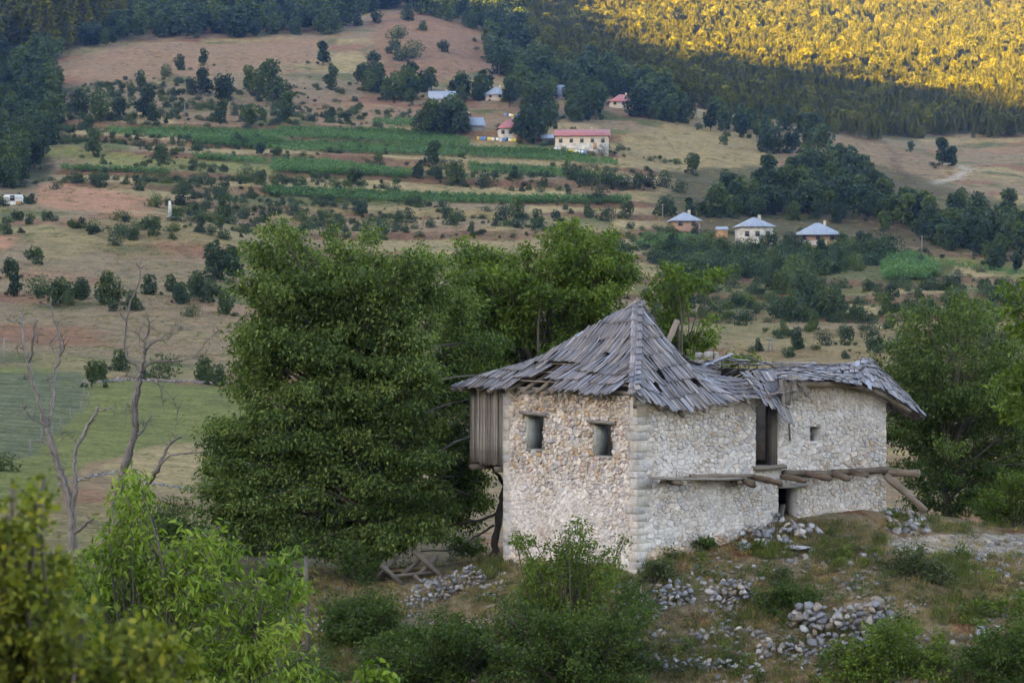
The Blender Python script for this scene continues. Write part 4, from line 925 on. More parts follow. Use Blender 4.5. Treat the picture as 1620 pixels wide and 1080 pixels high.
# stems of that thicket and the dark trunk at the house corner
def bare(name, label, category, paths, Y, mat, seed, bark, group=None, n=8, parts=('trunk', 'branch'), dj=.0, rough=.09, base=None):
    r = np.random.default_rng(seed); P0 = at(*paths[0][0][0], Y); g = P0.copy(); g[2] = min(ground_z(P0[0], P0[1]), P0[2]); root = thing(name, label, category, g, 0, group); depth = {}
    for k, (pts, ra, rb) in enumerate(paths):
        d0 = depth.get(pts[0], 0.0); sl = 0 if k == 0 else r.normal(0, dj); P = []
        for i, q_ in enumerate(pts): d = d0 + sl * i / max(1, len(pts) - 1); depth.setdefault(q_, d); P.append(at(*q_, Y + d))
        P = np.array(P)
        if k == 0: P = np.vstack([[P[0][0], P[0][1], g[2] - .3], P]) if P[0][2] > g[2] + .05 else P
        Q = smooth_path(P, 5); Q[1:-1] += r.normal(0, min(.018, ra * .22), Q[1:-1].shape)
        V, F, c_, U_ = tube(Q - g, np.linspace(ra, rb, len(Q)) * .82 * (1 + r.normal(0, .08, len(Q))), n if ra > .04 else 5, r, rough, np.array(bark) * r.uniform(.85, 1.15)); U_[:, 1] += r.uniform(0, 4)
        mbb = MB().add(V, F, c_, U_)
        if mat == 'deadwood':                                   # fine broken twigs
            for _ in range(5 + 2 * len(pts)):
                i = r.integers(len(Q) // 2, len(Q)) - 1; d = unit(r.normal(0, 1, 3) + (0, 0, .5)); L = r.uniform(.15, .55); a = Q[i] - g; m_ = a + d * L * .5 + r.normal(0, .03, 3)
                mbb.add(*tube([a, m_, a + d * L + r.normal(0, .05, 3)], [.010, .007, .003], 3, None, 0, np.array(bark)))
        obj(parts[0] if k == 0 else parts[1], mbb.mesh(parts[0], True), M[mat], root)
    return root
bare('crooked_tree', 'dark bare crooked trunk standing against the corner of the house', 'tree', [([(778, 905), (782, 860), (790, 810), (800, 770), (812, 720)], .17, .10), ([(790, 810), (760, 822), (720, 830), (690, 835)], .07, .03), ([(782, 830), (750, 850), (715, 868), (665, 872)], .05, .02), ([(800, 770), (780, 740), (760, 700)], .07, .03)], 68.5, 'bark', 3, (.07, .06, .05), dj=.8)
DW = (.185, .166, .154)
twA = [([(116, 856), (113, 805), (104, 765), (95, 745), (84, 707), (75, 675)], .20, .115), ([(75, 675), (64, 644), (51, 598), (44, 573)], .105, .075), ([(44, 573), (38, 552), (37, 535), (35, 510), (35, 492)], .06, .03), ([(35, 512), (25, 509), (10, 506)], .03, .012), ([(38, 552), (30, 550), (22, 551)], .025, .012), ([(44, 573), (50, 560), (52, 535), (57, 503)], .06, .03), ([(52, 545), (60, 541), (58, 525)], .02, .01),
       ([(75, 675), (81, 650), (84, 625), (84, 598), (95, 563), (96, 540), (90, 515), (82, 492), (80, 470)], .09, .02), ([(95, 563), (102, 548), (95, 525)], .03, .012), ([(90, 530), (80, 542), (84, 555)], .02, .008), ([(74, 672), (66, 669), (54, 664), (44, 655), (33, 642)], .045, .015), ([(84, 707), (70, 700), (58, 695)], .05, .03),
       ([(114, 815), (119, 770), (119, 741), (121, 710), (136, 683), (147, 662), (156, 644)], .12, .05), ([(156, 650), (170, 647), (187, 645)], .04, .012), ([(121, 715), (118, 700), (110, 690)], .02, .008), ([(118, 842), (132, 833), (149, 817)], .08, .04), ([(95, 700), (100, 690), (92, 680)], .02, .01), ([(49, 590), (42, 600), (36, 598)], .02, .01), ([(84, 610), (76, 600), (70, 602)], .02, .008)]
bare('dead_tree', 'bare dead tree with pale forked stems standing at the edge of the green meadow', 'dead tree', twA, 72, 'deadwood', 5, DW, dj=.7)
twB = [([(180, 860), (182, 826), (187, 782), (200, 730), (209, 700), (214, 680), (214, 652), (218, 613), (222, 590)], .17, .10), ([(222, 590), (226, 572), (229, 556), (229, 539), (235, 520), (235, 508), (232, 494)], .09, .02), ([(222, 590), (212, 576), (202, 567), (198, 547), (200, 508), (210, 469), (222, 436), (216, 415)], .075, .015), ([(229, 556), (238, 545), (249, 539), (268, 534), (278, 508)], .05, .012),
       ([(222, 590), (234, 576), (249, 571), (280, 571), (305, 567), (330, 567)], .055, .014), ([(305, 567), (318, 552), (330, 536), (345, 527), (362, 524)], .025, .008), ([(241, 575), (248, 590), (250, 606), (255, 621), (260, 660)], .018, .006), ([(250, 606), (268, 625), (280, 645), (277, 680)], .014, .005), ([(212, 690), (222, 685), (232, 672), (241, 655)], .055, .02), ([(214, 668), (206, 652), (200, 632)], .018, .008), ([(229, 545), (220, 530), (226, 515)], .02, .008), ([(215, 592), (205, 596), (192, 588)], .025, .008),
       ([(182, 832), (205, 800), (228, 774), (244, 752), (251, 738)], .11, .085), ([(251, 738), (258, 722), (269, 701), (287, 690)], .07, .04), ([(251, 738), (264, 724), (277, 719), (300, 717), (326, 715), (345, 718), (363, 723), (381, 748)], .045, .010), ([(345, 718), (362, 728), (374, 745)], .012, .006), ([(300, 717), (312, 708), (330, 702)], .014, .006), ([(268, 534), (285, 520), (290, 505)], .014, .006), ([(200, 508), (192, 500), (190, 488)], .014, .006)]
bare('dead_tree', 'bare dead tree with long twisted side branches reaching towards the big leafy tree', 'dead tree', twB, 70.5, 'deadwood', 6, (.165, .148, .138), dj=.7)
for k, (x, y0, x1, y1, r_) in enumerate(((1455, 830, 1420, 690, .07), (1470, 828, 1445, 700, .06), (1490, 835, 1505, 720, .09), (1510, 838, 1540, 790, .08))): pass
# young walnut in the gully, in front
lb = lobes_px([(110, 900), (150, 860), (185, 800), (190, 760), (215, 742), (238, 752), (235, 800), (225, 840), (262, 852), (320, 840), (360, 838), (370, 870), (420, 872), (490, 872), (492, 910), (470, 960), (500, 1040), (520, 1100), (520, 1180), (90, 1180), (100, 1000)], 33, 1.3, 105, .20, .38)
lb += [(at(x, y, 33 + d), r_) for x, y, r_, d in ((215, 752, .2, -.3), (205, 790, .26, -.2), (300, 850, .28, -.8), (345, 842, .25, -.4), (460, 880, .28, -.2), (420, 885, .25, 0), (205, 765, .2, .2), (225, 770, .2, 0), (200, 820, .25, 0))]
_, n = grow('young_walnut', 'bright yellow-green young tree with long drooping leaflets, below the dead trees', 'tree', gz(300, 1150, 33), at(290, 960, 33), .06, lb, 110, 24, (.125, .30), 'sapling', 17, shadevar=.32, droop=.6, big=True, jit=.11, flat=.8, tone=.5); cnt += n
lb = lobes_px([(560, 1100), (570, 1060), (600, 1045), (625, 1052), (640, 1100)], 33, .4, 5, .18, .28)
_, n = grow('young_walnut', 'small bright green shoot at the lower picture edge, apart from the larger young tree', 'tree', gz(600, 1160, 33), at(600, 1090, 33), .025, lb, 90, 20, (.16, .36), 'sapling', 18, droop=.35, big=True, jit=.08, flat=.8); cnt += n
# out-of-focus bush close to the viewpoint
lb = lobes_px([(-80, 830), (-20, 790), (30, 800), (60, 775), (80, 790), (85, 850), (100, 890), (160, 960), (240, 1000), (300, 1040), (330, 1120), (-80, 1120)], 9.5, .35, 46, .06, .13)
lb += [(at(x, y, 9.5), .05) for x, y in ((70, 765), (60, 790), (20, 780))]
_, n = grow('yellowing_bush', 'soft blurred yellow-green bush close to the viewpoint', 'bush', gz(60, 1080, 9.5), at(60, 1000, 9.5), .0035, lb, 2600, 18, (.046, .6), 'yellowbush', 19, droop=.1, jit=.03, stems=1, trunk_name='stems', crown='foliage', tone=.40, shadevar=.3); cnt += n
# shrubs round the knoll: outline, distance, base pixel, leaf colour
SHR = [
    ([(812, 850), (830, 832), (850, 860), (880, 840), (905, 835), (925, 818), (940, 850), (960, 870), (985, 842), (1000, 850), (985, 890), (960, 930), (940, 975), (880, 985), (840, 960), (800, 940), (830, 890)], 56.6, .9, 54, .16, .36, (905, 1000), 'bush', 'tall open shrub with upright sprays in front of the corner of the house', 30),
    ([(770, 1000), (800, 930), (850, 960), (900, 975), (960, 960), (1010, 900), (1030, 940), (1035, 1100), (760, 1100)], 54.8, 1.3, 70, .3, .55, (900, 1090), 'darkbush', 'wide dark thicket spreading below the tall open shrub', 26),
    ([(560, 1020), (640, 985), (700, 965), (790, 985), (830, 1100), (570, 1110)], 56.2, 1.2, 64, .25, .5, (700, 1070), 'darkbush', 'dark bramble below the grey retaining wall', 30),
    ([(508, 985), (520, 945), (560, 935), (610, 930), (640, 960), (630, 1010), (575, 1050), (515, 1040)], 59.6, .9, 40, .25, .5, (575, 1010), 'darkbush', 'dark ivy-like shrub at the foot of the big tree', 30),
    ([(1160, 975), (1180, 940), (1230, 920), (1290, 930), (1310, 955), (1260, 985), (1190, 990)], 58.4, .5, 22, .2, .36, (1230, 985), 'darkbush', 'low dark shrub between the two stone heaps', 36),
    ([(1385, 920), (1395, 885), (1430, 858), (1460, 862), (1490, 885), (1515, 905), (1500, 930), (1420, 935)], 60.4, .7, 24, .2, .4, (1450, 935), 'greybush', 'grey-green bush on the slope below the gravel yard', 30),
    ([(1280, 1075), (1320, 1020), (1380, 985), (1420, 975), (1470, 990), (1500, 1030), (1520, 1100), (1280, 1110)], 55.6, .9, 52, .25, .5, (1400, 1075), 'bush', 'green bush below the round dry-stone wall', 30),
    ([(1500, 1080), (1520, 1020), (1580, 990), (1640, 960), (1680, 1100), (1510, 1110)], 55.2, .9, 42, .25, .5, (1590, 1080), 'darkbush', 'dark bush at the lower picture edge beside the lone grey boulder', 30),
    ([(1500, 985), (1530, 950), (1600, 940), (1660, 930), (1660, 985), (1560, 990)], 58.6, .6, 16, .2, .36, (1590, 985), 'bush', 'low green bush above the lone grey boulder', 34),
    ([(1330, 845), (1350, 815), (1400, 800), (1450, 812), (1475, 835), (1440, 845)], 65.6, .5, 22, .16, .3, (1400, 845), 'walnut', 'bright green patch of tall weeds at the end wall of the house', 45),
    ([(1535, 815), (1545, 775), (1590, 745), (1660, 735), (1680, 825), (1580, 830)], 69.5, .9, 22, .3, .55, (1600, 832), 'walnut', 'rounded green bush beyond the gravel yard', 28),
    ([(200, 830), (230, 790), (300, 790), (330, 830), (320, 870), (210, 870)], 77, 1.2, 18, .4, .7, (265, 880), 'darkbush', 'dark bluish bush behind the bright young tree', 20),
    ([(320, 860), (350, 820), (420, 800), (480, 840), (490, 900), (350, 910)], 76, 1.2, 20, .4, .7, (400, 900), 'darkbush', 'dark bush in the shade of the big tree', 20),
    ([(700, 860), (720, 840), (770, 850), (775, 895), (710, 895)], 73, .6, 10, .25, .5, (740, 900), 'darkbush', 'small dark bush behind the house by the crooked trunk', 26),
    ([(1020, 900), (1050, 870), (1062, 900), (1045, 935), (1015, 930)], 59.4, .35, 10, .14, .24, (1035, 935), 'greybush', 'small grey-green tuft shrub at the corner of the house', 50),
    ([(1225, 925), (1232, 890), (1250, 905), (1245, 935)], 59.0, .3, 8, .12, .22, (1237, 935), 'greybush', 'small upright grey-green plant on the bare red earth', 50),
    ([(1090, 862), (1100, 848), (1130, 850), (1130, 862)], 61.3, .3, 8, .12, .2, (1110, 864), 'darkbush', 'low dark weed at the foot of the side wall', 50),
    ([(520, 890), (540, 850), (600, 860), (600, 915), (540, 920)], 65, .7, 12, .25, .45, (560, 925), 'darkbush', 'dark shoots round the trunk of the big tree', 28),
    ([(140, 1010), (90, 960), (120, 930), (200, 920), (250, 1000), (240, 1090), (120, 1090)], 45, 1.0, 16, .35, .6, (170, 1090), 'darkbush', 'dark shrub in the gully behind the blurred bush', 24),
    ([(400, 1100), (420, 1040), (520, 1010), (560, 1060), (560, 1110)], 52, .9, 16, .3, .55, (480, 1100), 'darkbush', 'dark shrub in the gully below the leaning grey post', 24),
]
for k, (pl, Y, th, n_, ra, rb, bp, mt, lab, tw) in enumerate(SHR):
    b = gz(bp[0], bp[1], Y); _, n = grow('shrub', lab, 'shrub', b, b + (0, 0, .5), .016, lobes_px(pl, Y, th, n_, ra, rb), tw * 3.0, 26, (.10 if mt != 'walnut' else .10, .5), mt, 100 + k, 'shrubs round the house', droop=.1, jit=.09, stems=1, trunk_name='stems', crown='foliage', flat=.85); cnt += n
print('near leaves', cnt, time.time() - T0)

# ------------------------------------------------------------------ dry-stone walls, heaps, loose rock
ROCKS = [rock_verts(rng, k % 2) for k in range(14)]; RSMALL = [rock_verts(rng, 0) for _ in range(10)]
GREY = [(.22, .22, .235), (.16, .16, .175), (.29, .285, .285), (.26, .225, .195), (.21, .17, .14), (.34, .31, .28), (.20, .20, .22)]
def stone_at(c, s, rr, parent=None, name='stone', small=False, tint=1.0):
    v, f = (RSMALL if small else ROCKS)[rr.integers(10)]; sc = s * np.array([rr.uniform(.8, 1.3), rr.uniform(.7, 1.1), rr.uniform(.6, .85)]); a = rr.uniform(0, 6.28)
    V = v * sc; t = rr.normal(0, .25, 2); V = np.column_stack([V[:, 0] * math.cos(a) - V[:, 1] * math.sin(a), V[:, 0] * math.sin(a) + V[:, 1] * math.cos(a), V[:, 2] + V[:, 0] * t[0] + V[:, 1] * t[1]])
    return V, f, np.array(GREY[rr.integers(len(GREY))]) * rr.uniform(.8, 1.25) * tint
def stone_wall(label, pts, h, s, seed, Y=None, category='stone wall', name='dry_stone_wall', depth=.35, tint=1.0, scatter=1.0):
    """coursed heap of stones following a ground line given as pixels with distances"""
    rr = np.random.default_rng(seed); P = smooth_path([gz(*p) for p in pts], 6); Ls = np.concatenate([[0], np.cumsum(np.linalg.norm(np.diff(P[:, :2], axis=0), axis=1))])
    root = thing(name, label, category, P[len(P) // 2]); o0 = P[len(P) // 2]; n = 0; lv = max(1, int(h / (s * .62)))
    for k in range(lv):
        d = rr.uniform(0, s)
        while d < Ls[-1]:
            sz = s * rr.uniform(.6, 1.3); e = min(d, Ls[-1] - d); hmax = h * min(1, .35 + e / (h * 1.1)) * rr.uniform(.8, 1.1)
            x = np.array([np.interp(d, Ls, P[:, i]) for i in range(3)]); z = k * s * .62 + sz * .25
            if z < hmax:
                c = np.array([x[0] + rr.normal(0, .05), x[1] + k * depth * .14 + rr.normal(0, .06) * scatter, ground_z(x[0], x[1]) + z + rr.normal(0, .02)]); V, f, cc = stone_at(c, sz * .62, rr, tint=tint)
                obj('stone', mesh_np('stone', V, f, np.tile(cc, (len(V), 1))), M['rock'], root, c - o0); n += 1
            d += sz * .80
    # earth and small fill behind the face
    return n
ns = 0
ns += stone_wall('rounded dry-stone wall of grey boulders bulging from the slope', [(1252, 1000, 57.6), (1275, 1004, 57.1), (1330, 1006, 56.9), (1385, 1000, 57.2), (1412, 985, 57.8)], 1.05, .25, 1)
ns += stone_wall('broken dry-stone wall stub just below the corner of the house', [(1028, 952, 58.2), (1060, 958, 58.1), (1095, 952, 58.5)], .85, .17, 2)
ns += stone_wall('short rounded dry-stone stub on the red earth below the side wall', [(1118, 955, 58.5), (1150, 962, 58.2), (1192, 950, 58.6)], .85, .18, 3)
ns += stone_wall('long low line of grey stones across the slope under the rounded wall', [(1190, 1045, 56.1), (1270, 1040, 56.2), (1340, 1032, 56.4), (1392, 1025, 56.6)], .42, .19, 4, depth=.2)
ns += stone_wall('low line of stones that trails along the slope below the broken stub', [(1085, 1008, 57.1), (1130, 1012, 57.0), (1180, 1008, 57.1), (1225, 1010, 57.1)], .25, .19, 5, scatter=3)
ns += stone_wall('grey retaining wall of small stones by the shaded yard', [(640, 985, 61.6), (690, 982, 61.6), (740, 975, 61.9), (770, 962, 62.3)], .70, .14, 6)
ns += stone_wall('tumbled stones along the lower edge of the slope under the trailing line', [(1000, 1062, 55.8), (1060, 1070, 55.5), (1130, 1068, 55.6), (1200, 1070, 55.5)], .35, .18, 7, scatter=3)
ns += stone_wall('short run of pale stones beside the lone grey boulder', [(1515, 1035, 56.3), (1560, 1028, 56.6), (1610, 1012, 57)], .22, .2, 8, scatter=2)
ns += stone_wall('tumbled stones at the lower edge of the slope beside the bramble', [(560, 1075, 56.8), (620, 1072, 56.8), (690, 1066, 57)], .25, .18, 9, scatter=3)
def heap(label, poly, Y, n, s0, s1, seed, name='rubble_heap', tint=1.0, lift=.0, pts=None):
    rr = np.random.default_rng(seed); poly = np.array(poly, float); lo, hi = poly.min(0), poly.max(0); c0 = gz(*(poly.mean(0)), Y); root = thing(name, label, 'stone heap', c0); k = 0
    while k < n:
        x, y = rr.uniform(lo, hi)
        if not inpoly([x], [y], poly)[0]: continue
        t = (hi[1] - y) / (hi[1] - lo[1]); p = hit(x, y + 6, 50); s = rr.uniform(s0, s1) ** 1; p[2] = ground_z(p[0], p[1]) + s * .25 + lift * rr.random()
        V, f, cc = stone_at(p, s, rr, tint=tint); obj('stone', mesh_np('stone', V, f, np.tile(cc, (len(V), 1))), M['rock'], root, p - c0); k += 1
    return n
ns += heap('heap of pale broken stones spilling in front of the low doorway', [(1160, 850), (1175, 828), (1215, 818), (1255, 822), (1290, 828), (1300, 848), (1240, 862), (1180, 868)], 62, 64, .09, .21, 11, tint=1.35, lift=.28)
ns += heap('bank of grey gravelly stones at the edge of the gravel yard', [(1545, 900), (1540, 872), (1660, 868), (1660, 925), (1580, 915)], 62, 110, .05, .13, 12, tint=1.1)
ns += heap('tumbled stones under the end wall of the house by the prop', [(1400, 835), (1410, 800), (1440, 808), (1475, 830), (1470, 845)], 66, 44, .07, .19, 13, tint=1.15, lift=.15)
ns += heap('earth bank with pale stones at the front foot of the house', [(700, 930), (720, 905), (790, 885), (800, 915), (760, 930)], 63, 46, .05, .16, 14, tint=1.25)
for x, y, Y, s, lab in ((1552, 993, 57.6, .32, 'lone rounded grey boulder among bushes on the lower slope'), (1178, 842, 61.2, .26, 'big pale block at the edge of the rubble by the low doorway'), (680, 920, 63.7, .30, 'smooth grey boulder by the crossed logs'), (1265, 862, 61.2, .34, 'flat pale slab lying on the earth before the rubble'), (1205, 912, 59.6, .18, 'small pale stone on the bare red earth'), (1168, 893, 60.0, .14, 'tiny white stone on the red earth below the side wall')):
    rr = np.random.default_rng(int(x)); p = gz(x, y, Y); V, f, cc = stone_at(p, s, rr); V[:, 2] *= .8 if 'slab' not in lab else .4; V[:, 0] *= 1 if 'slab' not in lab else 1.5
    obj('boulder', mesh_np('boulder', V, f, np.tile(np.array([.23, .23, .245]) * (1.5 if 'pale' in lab or 'white' in lab else 1), (len(V), 1))), M['rock'], None, p + (0, 0, s * .22), label=lab, category='boulder')
# loose small stones strewn over the slope
mb = MB(); rr = np.random.default_rng(4); k = 0
while k < 5200:
    x, y = rr.uniform(480, 1660), rr.uniform(830, 1090); dn = float(fbm(x / 60, y / 30, 7, 3)) 
    if dn < rr.uniform(-.25, .35): continue
    p = hit(x, y, 50)
    if p[1] > 67 or (abs(loc(p)[0] - 4.7) < 4.8 and abs(loc(p)[1] - 3.1) < 3.3): k += 1; continue
    s = .02 + .13 * rr.random() ** 2.8; V, f, cc = stone_at(p, s, rr, small=True, tint=1.15); mb.add(V + p + (0, 0, s * .2), f, cc); k += 1
for _ in range(1500):
    p = hit(rr.uniform(1400, 1660), rr.uniform(846, 900), 58); s = .012 + .05 * rr.random() ** 2.2; V, f, cc = stone_at(p, s, rr, small=True, tint=1.25); mb.add(V + p + (0, 0, s * .2), f, cc)
obj('loose_stones', mb, M['rock'], None, kind='stuff', label='loose stones strewn over the slope')

# crossed logs, posts
tre = thing('log_trestle', 'grey crossed logs of a broken trestle under the big tree', 'trestle', gz(650, 918, 65.5)); g0 = np.array(tre.location)
for (x0, y0, d0), (x1, y1, d1), r_ in (((603, 893, 65), (640, 926, 64.9), .07), ((655, 872, 65.8), (700, 912, 65.4), .08), ((690, 880, 66), (664, 908, 65.6), .10), ((668, 882, 66.2), (636, 908, 65.8), .08), ((596, 912, 65.2), (630, 880, 65.8), .07), ((625, 911, 65.1), (690, 905, 65.6), .06), ((656, 910, 65.2), (668, 922, 65), .06)):
    a, b = at(x0, y0, d0), at(x1, y1, d1); V, F, c_, U_ = tube(np.array([a, (a + b) / 2, b]) - g0, [r_, r_ * .95, r_ * .9], 8, rng, .07, np.array([.16, .145, .135])); obj('log', MB().add(V, F, c_, U_), M['log'], tre)
obj('rail', MB().add(*bar(at(612, 903, 66.5) - g0, at(672, 898, 66.8) - g0, .3, .06, col=(.36, .24, .14))), M['board'], tre)
pb = gz(488, 1010, 58); pt = at(484, 880, 58); V, F, c_, U_ = tube(np.array([pb - (0, 0, .2), pb * .5 + pt * .5, pt]) - pb, [.055, .05, .045], 7, rng, .06, np.array([.13, .12, .115]))
obj('leaning_pole', MB().add(V, F, c_, U_), M['log'], None, pb, label='thin grey wooden post standing beside the bright young tree', category='post')

# grass on the knoll (stuff): tufts scattered with geometry nodes
def scatter(name, pts, rot, scl, protos, label, **kw):
    n = len(pts); me = bpy.data.meshes.new(name); me.vertices.add(n); me.vertices.foreach_set('co', np.asarray(pts, np.float32).ravel())
    for an, typ, dat in (('rot', 'FLOAT_VECTOR', np.asarray(rot, np.float32)), ('scl', 'FLOAT_VECTOR', np.asarray(scl, np.float32))):
        a = me.attributes.new(an, typ, 'POINT'); a.data.foreach_set('vector', dat.ravel())
    a = me.attributes.new('pick', 'INT', 'POINT'); a.data.foreach_set('value', np.random.default_rng(1).integers(0, len(protos), n).astype(np.int32))
    pc = bpy.data.collections.new(name + '_models')
    for i, (pm, mt) in enumerate(protos):
        if not pm.materials: pm.materials.append(mt)
        pc.objects.link(bpy.data.objects.new(f'{name}_model', pm))
    g = bpy.data.node_groups.new(name, 'GeometryNodeTree'); g.interface.new_socket('Geometry', in_out='INPUT', socket_type='NodeSocketGeometry'); g.interface.new_socket('Geometry', in_out='OUTPUT', socket_type='NodeSocketGeometry')
    nd = g.nodes; gi, go = nd.new('NodeGroupInput'), nd.new('NodeGroupOutput'); ip = nd.new('GeometryNodeInstanceOnPoints'); ci = nd.new('GeometryNodeCollectionInfo'); ci.inputs['Collection'].default_value = pc; ci.inputs['Separate Children'].default_value = True; ci.inputs['Reset Children'].default_value = True
    def na(nm, dt): q_ = nd.new('GeometryNodeInputNamedAttribute'); q_.data_type = dt; q_.inputs['Name'].default_value = nm; return q_.outputs['Attribute']
    er = nd.new('FunctionNodeEulerToRotation'); L = g.links.new
    L(gi.outputs[0], ip.inputs['Points']); L(ci.outputs[0], ip.inputs['Instance']); ip.inputs['Pick Instance'].default_value = True; L(na('pick', 'INT'), ip.inputs['Instance Index'])
    L(na('rot', 'FLOAT_VECTOR'), er.inputs[0]); L(er.outputs[0], ip.inputs['Rotation']); L(na('scl', 'FLOAT_VECTOR'), ip.inputs['Scale']); L(ip.outputs[0], go.inputs[0])
    o = obj(name, me, None, None, kind='stuff', label=label, **kw); md = o.modifiers.new('scatter', 'NODES'); md.node_group = g
    return o
def tuft(r, n, h, spread, w_):
    P = r.normal(0, spread, (n, 3)) * (1, 1, 0); A = unit(np.column_stack([r.normal(0, .38, (n, 2)), np.ones(n)])); L = h * r.uniform(.5, 1.1, n)
    V, F, C = leaf_arrays(P, A, unit(r.normal(0, 1, (n, 3))), L, np.full(n, w_), np.clip(r.normal(.5, .25, n), 0, 1), .1); return mesh_np('tuft', V, F, C)
TD = [(tuft(rng, 34, .22, .09, .010), M['drygrass']) for _ in range(3)]; TG = [(tuft(rng, 34, .22, .10, .013), M['grass']) for _ in range(3)]
rr = np.random.default_rng(12); pts = []
while len(pts) < 6500:
    x, y = rr.uniform(470, 1660), rr.uniform(825, 1090)
    if float(fbm(x / 50, y / 22, 17, 3)) < rr.uniform(-.5, .3): continue
    p = hit(x, y, 50); l = loc(p)
    if p[1] > 72 or (-.1 < l[0] < 9.5 and -.1 < l[1] < 6.4) or (x > 1400 and 842 < y < 880 and rr.random() < .8): continue
    pts.append(p)
pts = np.array(pts); n = len(pts); sc_ = rr.uniform(.4, 1.2, n)
scatter('dry_grass', pts, np.column_stack([rr.normal(0, .1, (n, 2)), rr.uniform(0, 6.28, n)]), np.column_stack([sc_, sc_, sc_ * rr.uniform(.6, 1.3, n)]), TD * 2 + TG[:1], 'dry grass growing over the slope round the house')
pts = []
for x0, x1, y0, y1, n_ in ((1285, 1345, 850, 892, 36), (1190, 1240, 865, 885, 40), (1060, 1080, 860, 890, 18), (1310, 1380, 880, 905, 16), (1380, 1400, 855, 880, 14), (1480, 1540, 870, 905, 30), (1500, 1560, 900, 935, 34), (1480, 1640, 940, 990, 70), (640, 800, 1000, 1080, 90), (1100, 1200, 965, 1000, 24), (1040, 1260, 1010, 1080, 60), (1310, 1330, 830, 850, 8), (480, 640, 1000, 1080, 80), (1560, 1660, 800, 838, 90), (1400, 1560, 820, 845, 40), (760, 800, 885, 920, 40), (1020, 1060, 880, 905, 30)):
    for _ in range(n_): pts.append(hit(rr.uniform(x0, x1), rr.uniform(y0, y1), 50))
pts = np.array(pts); n = len(pts); sc_ = rr.uniform(.6, 1.6, n)
scatter('green_grass', pts, np.column_stack([rr.normal(0, .1, (n, 2)), rr.uniform(0, 6.28, n)]), np.column_stack([sc_, sc_, sc_ * rr.uniform(.8, 1.3, n)]), TG, 'tufts of long green grass on the slope')
def weed(r):
    n = 70; a = r.uniform(0, 6.28, n); t = r.random(n); P = np.column_stack([np.cos(a) * .25 * t, np.sin(a) * .25 * t, r.uniform(.05, 1, n) * (1 - .45 * t)]); A = unit(np.column_stack([np.cos(a), np.sin(a), r.normal(.5, .5, n)]))
    V, F, C = leaf_arrays(P, A, unit(r.normal(0, 1, (n, 3)) + (0, 0, .5)), r.uniform(.12, .28, n), r.uniform(.05, .1, n), np.clip(r.normal(.5, .25, n), 0, 1)); return mesh_np('weed', V, F, C)
WD = [(weed(rng), M[k]) for k in ('greybush', 'bush', 'greybush', 'darkbush')]
pts = []
while len(pts) < 260:
    x, y = rr.uniform(500, 1650), rr.uniform(850, 1085); p = hit(x, y, 50); l = loc(p)
    if float(fbm(x / 40, y / 18, 27, 3)) < rr.uniform(-.3, .4) or p[1] > 70 or (-.1 < l[0] < 9.5 and -.1 < l[1] < 6.4) or (x > 1400 and 842 < y < 880): continue
    pts.append(p)
pts = np.array(pts); n = len(pts); sc_ = rr.uniform(.18, .6, n)
scatter('weeds', pts, np.column_stack([rr.normal(0, .1, (n, 2)), rr.uniform(0, 6.28, n)]), np.column_stack([sc_ * 1.2, sc_ * 1.2, sc_]), WD, 'small leafy weeds over the stony slope')
print('near', ns, time.time() - T0)
# ------------------------------------------------------------------ hillside: trees, woods, corn, village
rng = np.random.default_rng(99)
def far_tree(r, h, wd, n, leaf, trunk=.18, lob=9, flat=1.0):
    """crown of leaf sprays in uneven lobes + trunk, base at the origin"""
    L = []; z0 = h * trunk
    for k in range(lob):
        t = r.uniform(.12, .98); rad = wd * .5 * (math.sin(math.pi * min(max(t * .80 + .14, 0), 1)) ** .7) * .75; a = r.uniform(0, 6.28); rr_ = rad * r.random() ** .5
        L.append((np.array([rr_ * math.cos(a), rr_ * math.sin(a), z0 + (h - z0) * t]), wd * r.uniform(.14, .27)))
    L.append((np.array([0, 0, z0 + (h - z0) * .45]), wd * .3)); P, A, R = [], [], []
    for c, rad in L:
        m = int(n * rad * rad / sum(q[1] ** 2 for q in L)) + 4; d = unit(r.normal(0, 1, (m, 3))); q = c + d * (rad * r.uniform(.5, 1.08, m) ** .6)[:, None]; P.append(q); A.append(unit(d + r.normal(0, .7, (m, 3)) + (0, 0, -.2))); R.append(np.clip(r.normal(.5, .2, m) + r.normal(0, .12), 0, 1))
    P, A, R = map(np.concatenate, (P, A, R)); P[:, 2] = np.maximum(P[:, 2], .05 * h); ln = leaf * r.uniform(.6, 1.4, len(P))
    V, F, C = leaf_arrays(P, A, unit(r.normal(0, 1, (len(P), 3)) + (0, 0, .5)), ln, ln * .75, R)
    W = MB(); W.add(*tube([[0, 0, -.4], [r.normal(0, .1), 0, h * .3], [r.normal(0, .2), 0, h * .7]], [h * .022, h * .017, h * .006], 6, r, .05, np.array([.10, .085, .075])))
    for c, rad in L[:5]: W.add(*tube([[0, 0, z0 * .9], c * .5 + (0, 0, z0 * .2), c], [h * .010, h * .007, h * .003], 4, None, 0, np.array([.10, .085, .075])))
    return mesh_np('crown', V, F, C), W.mesh('trunk')
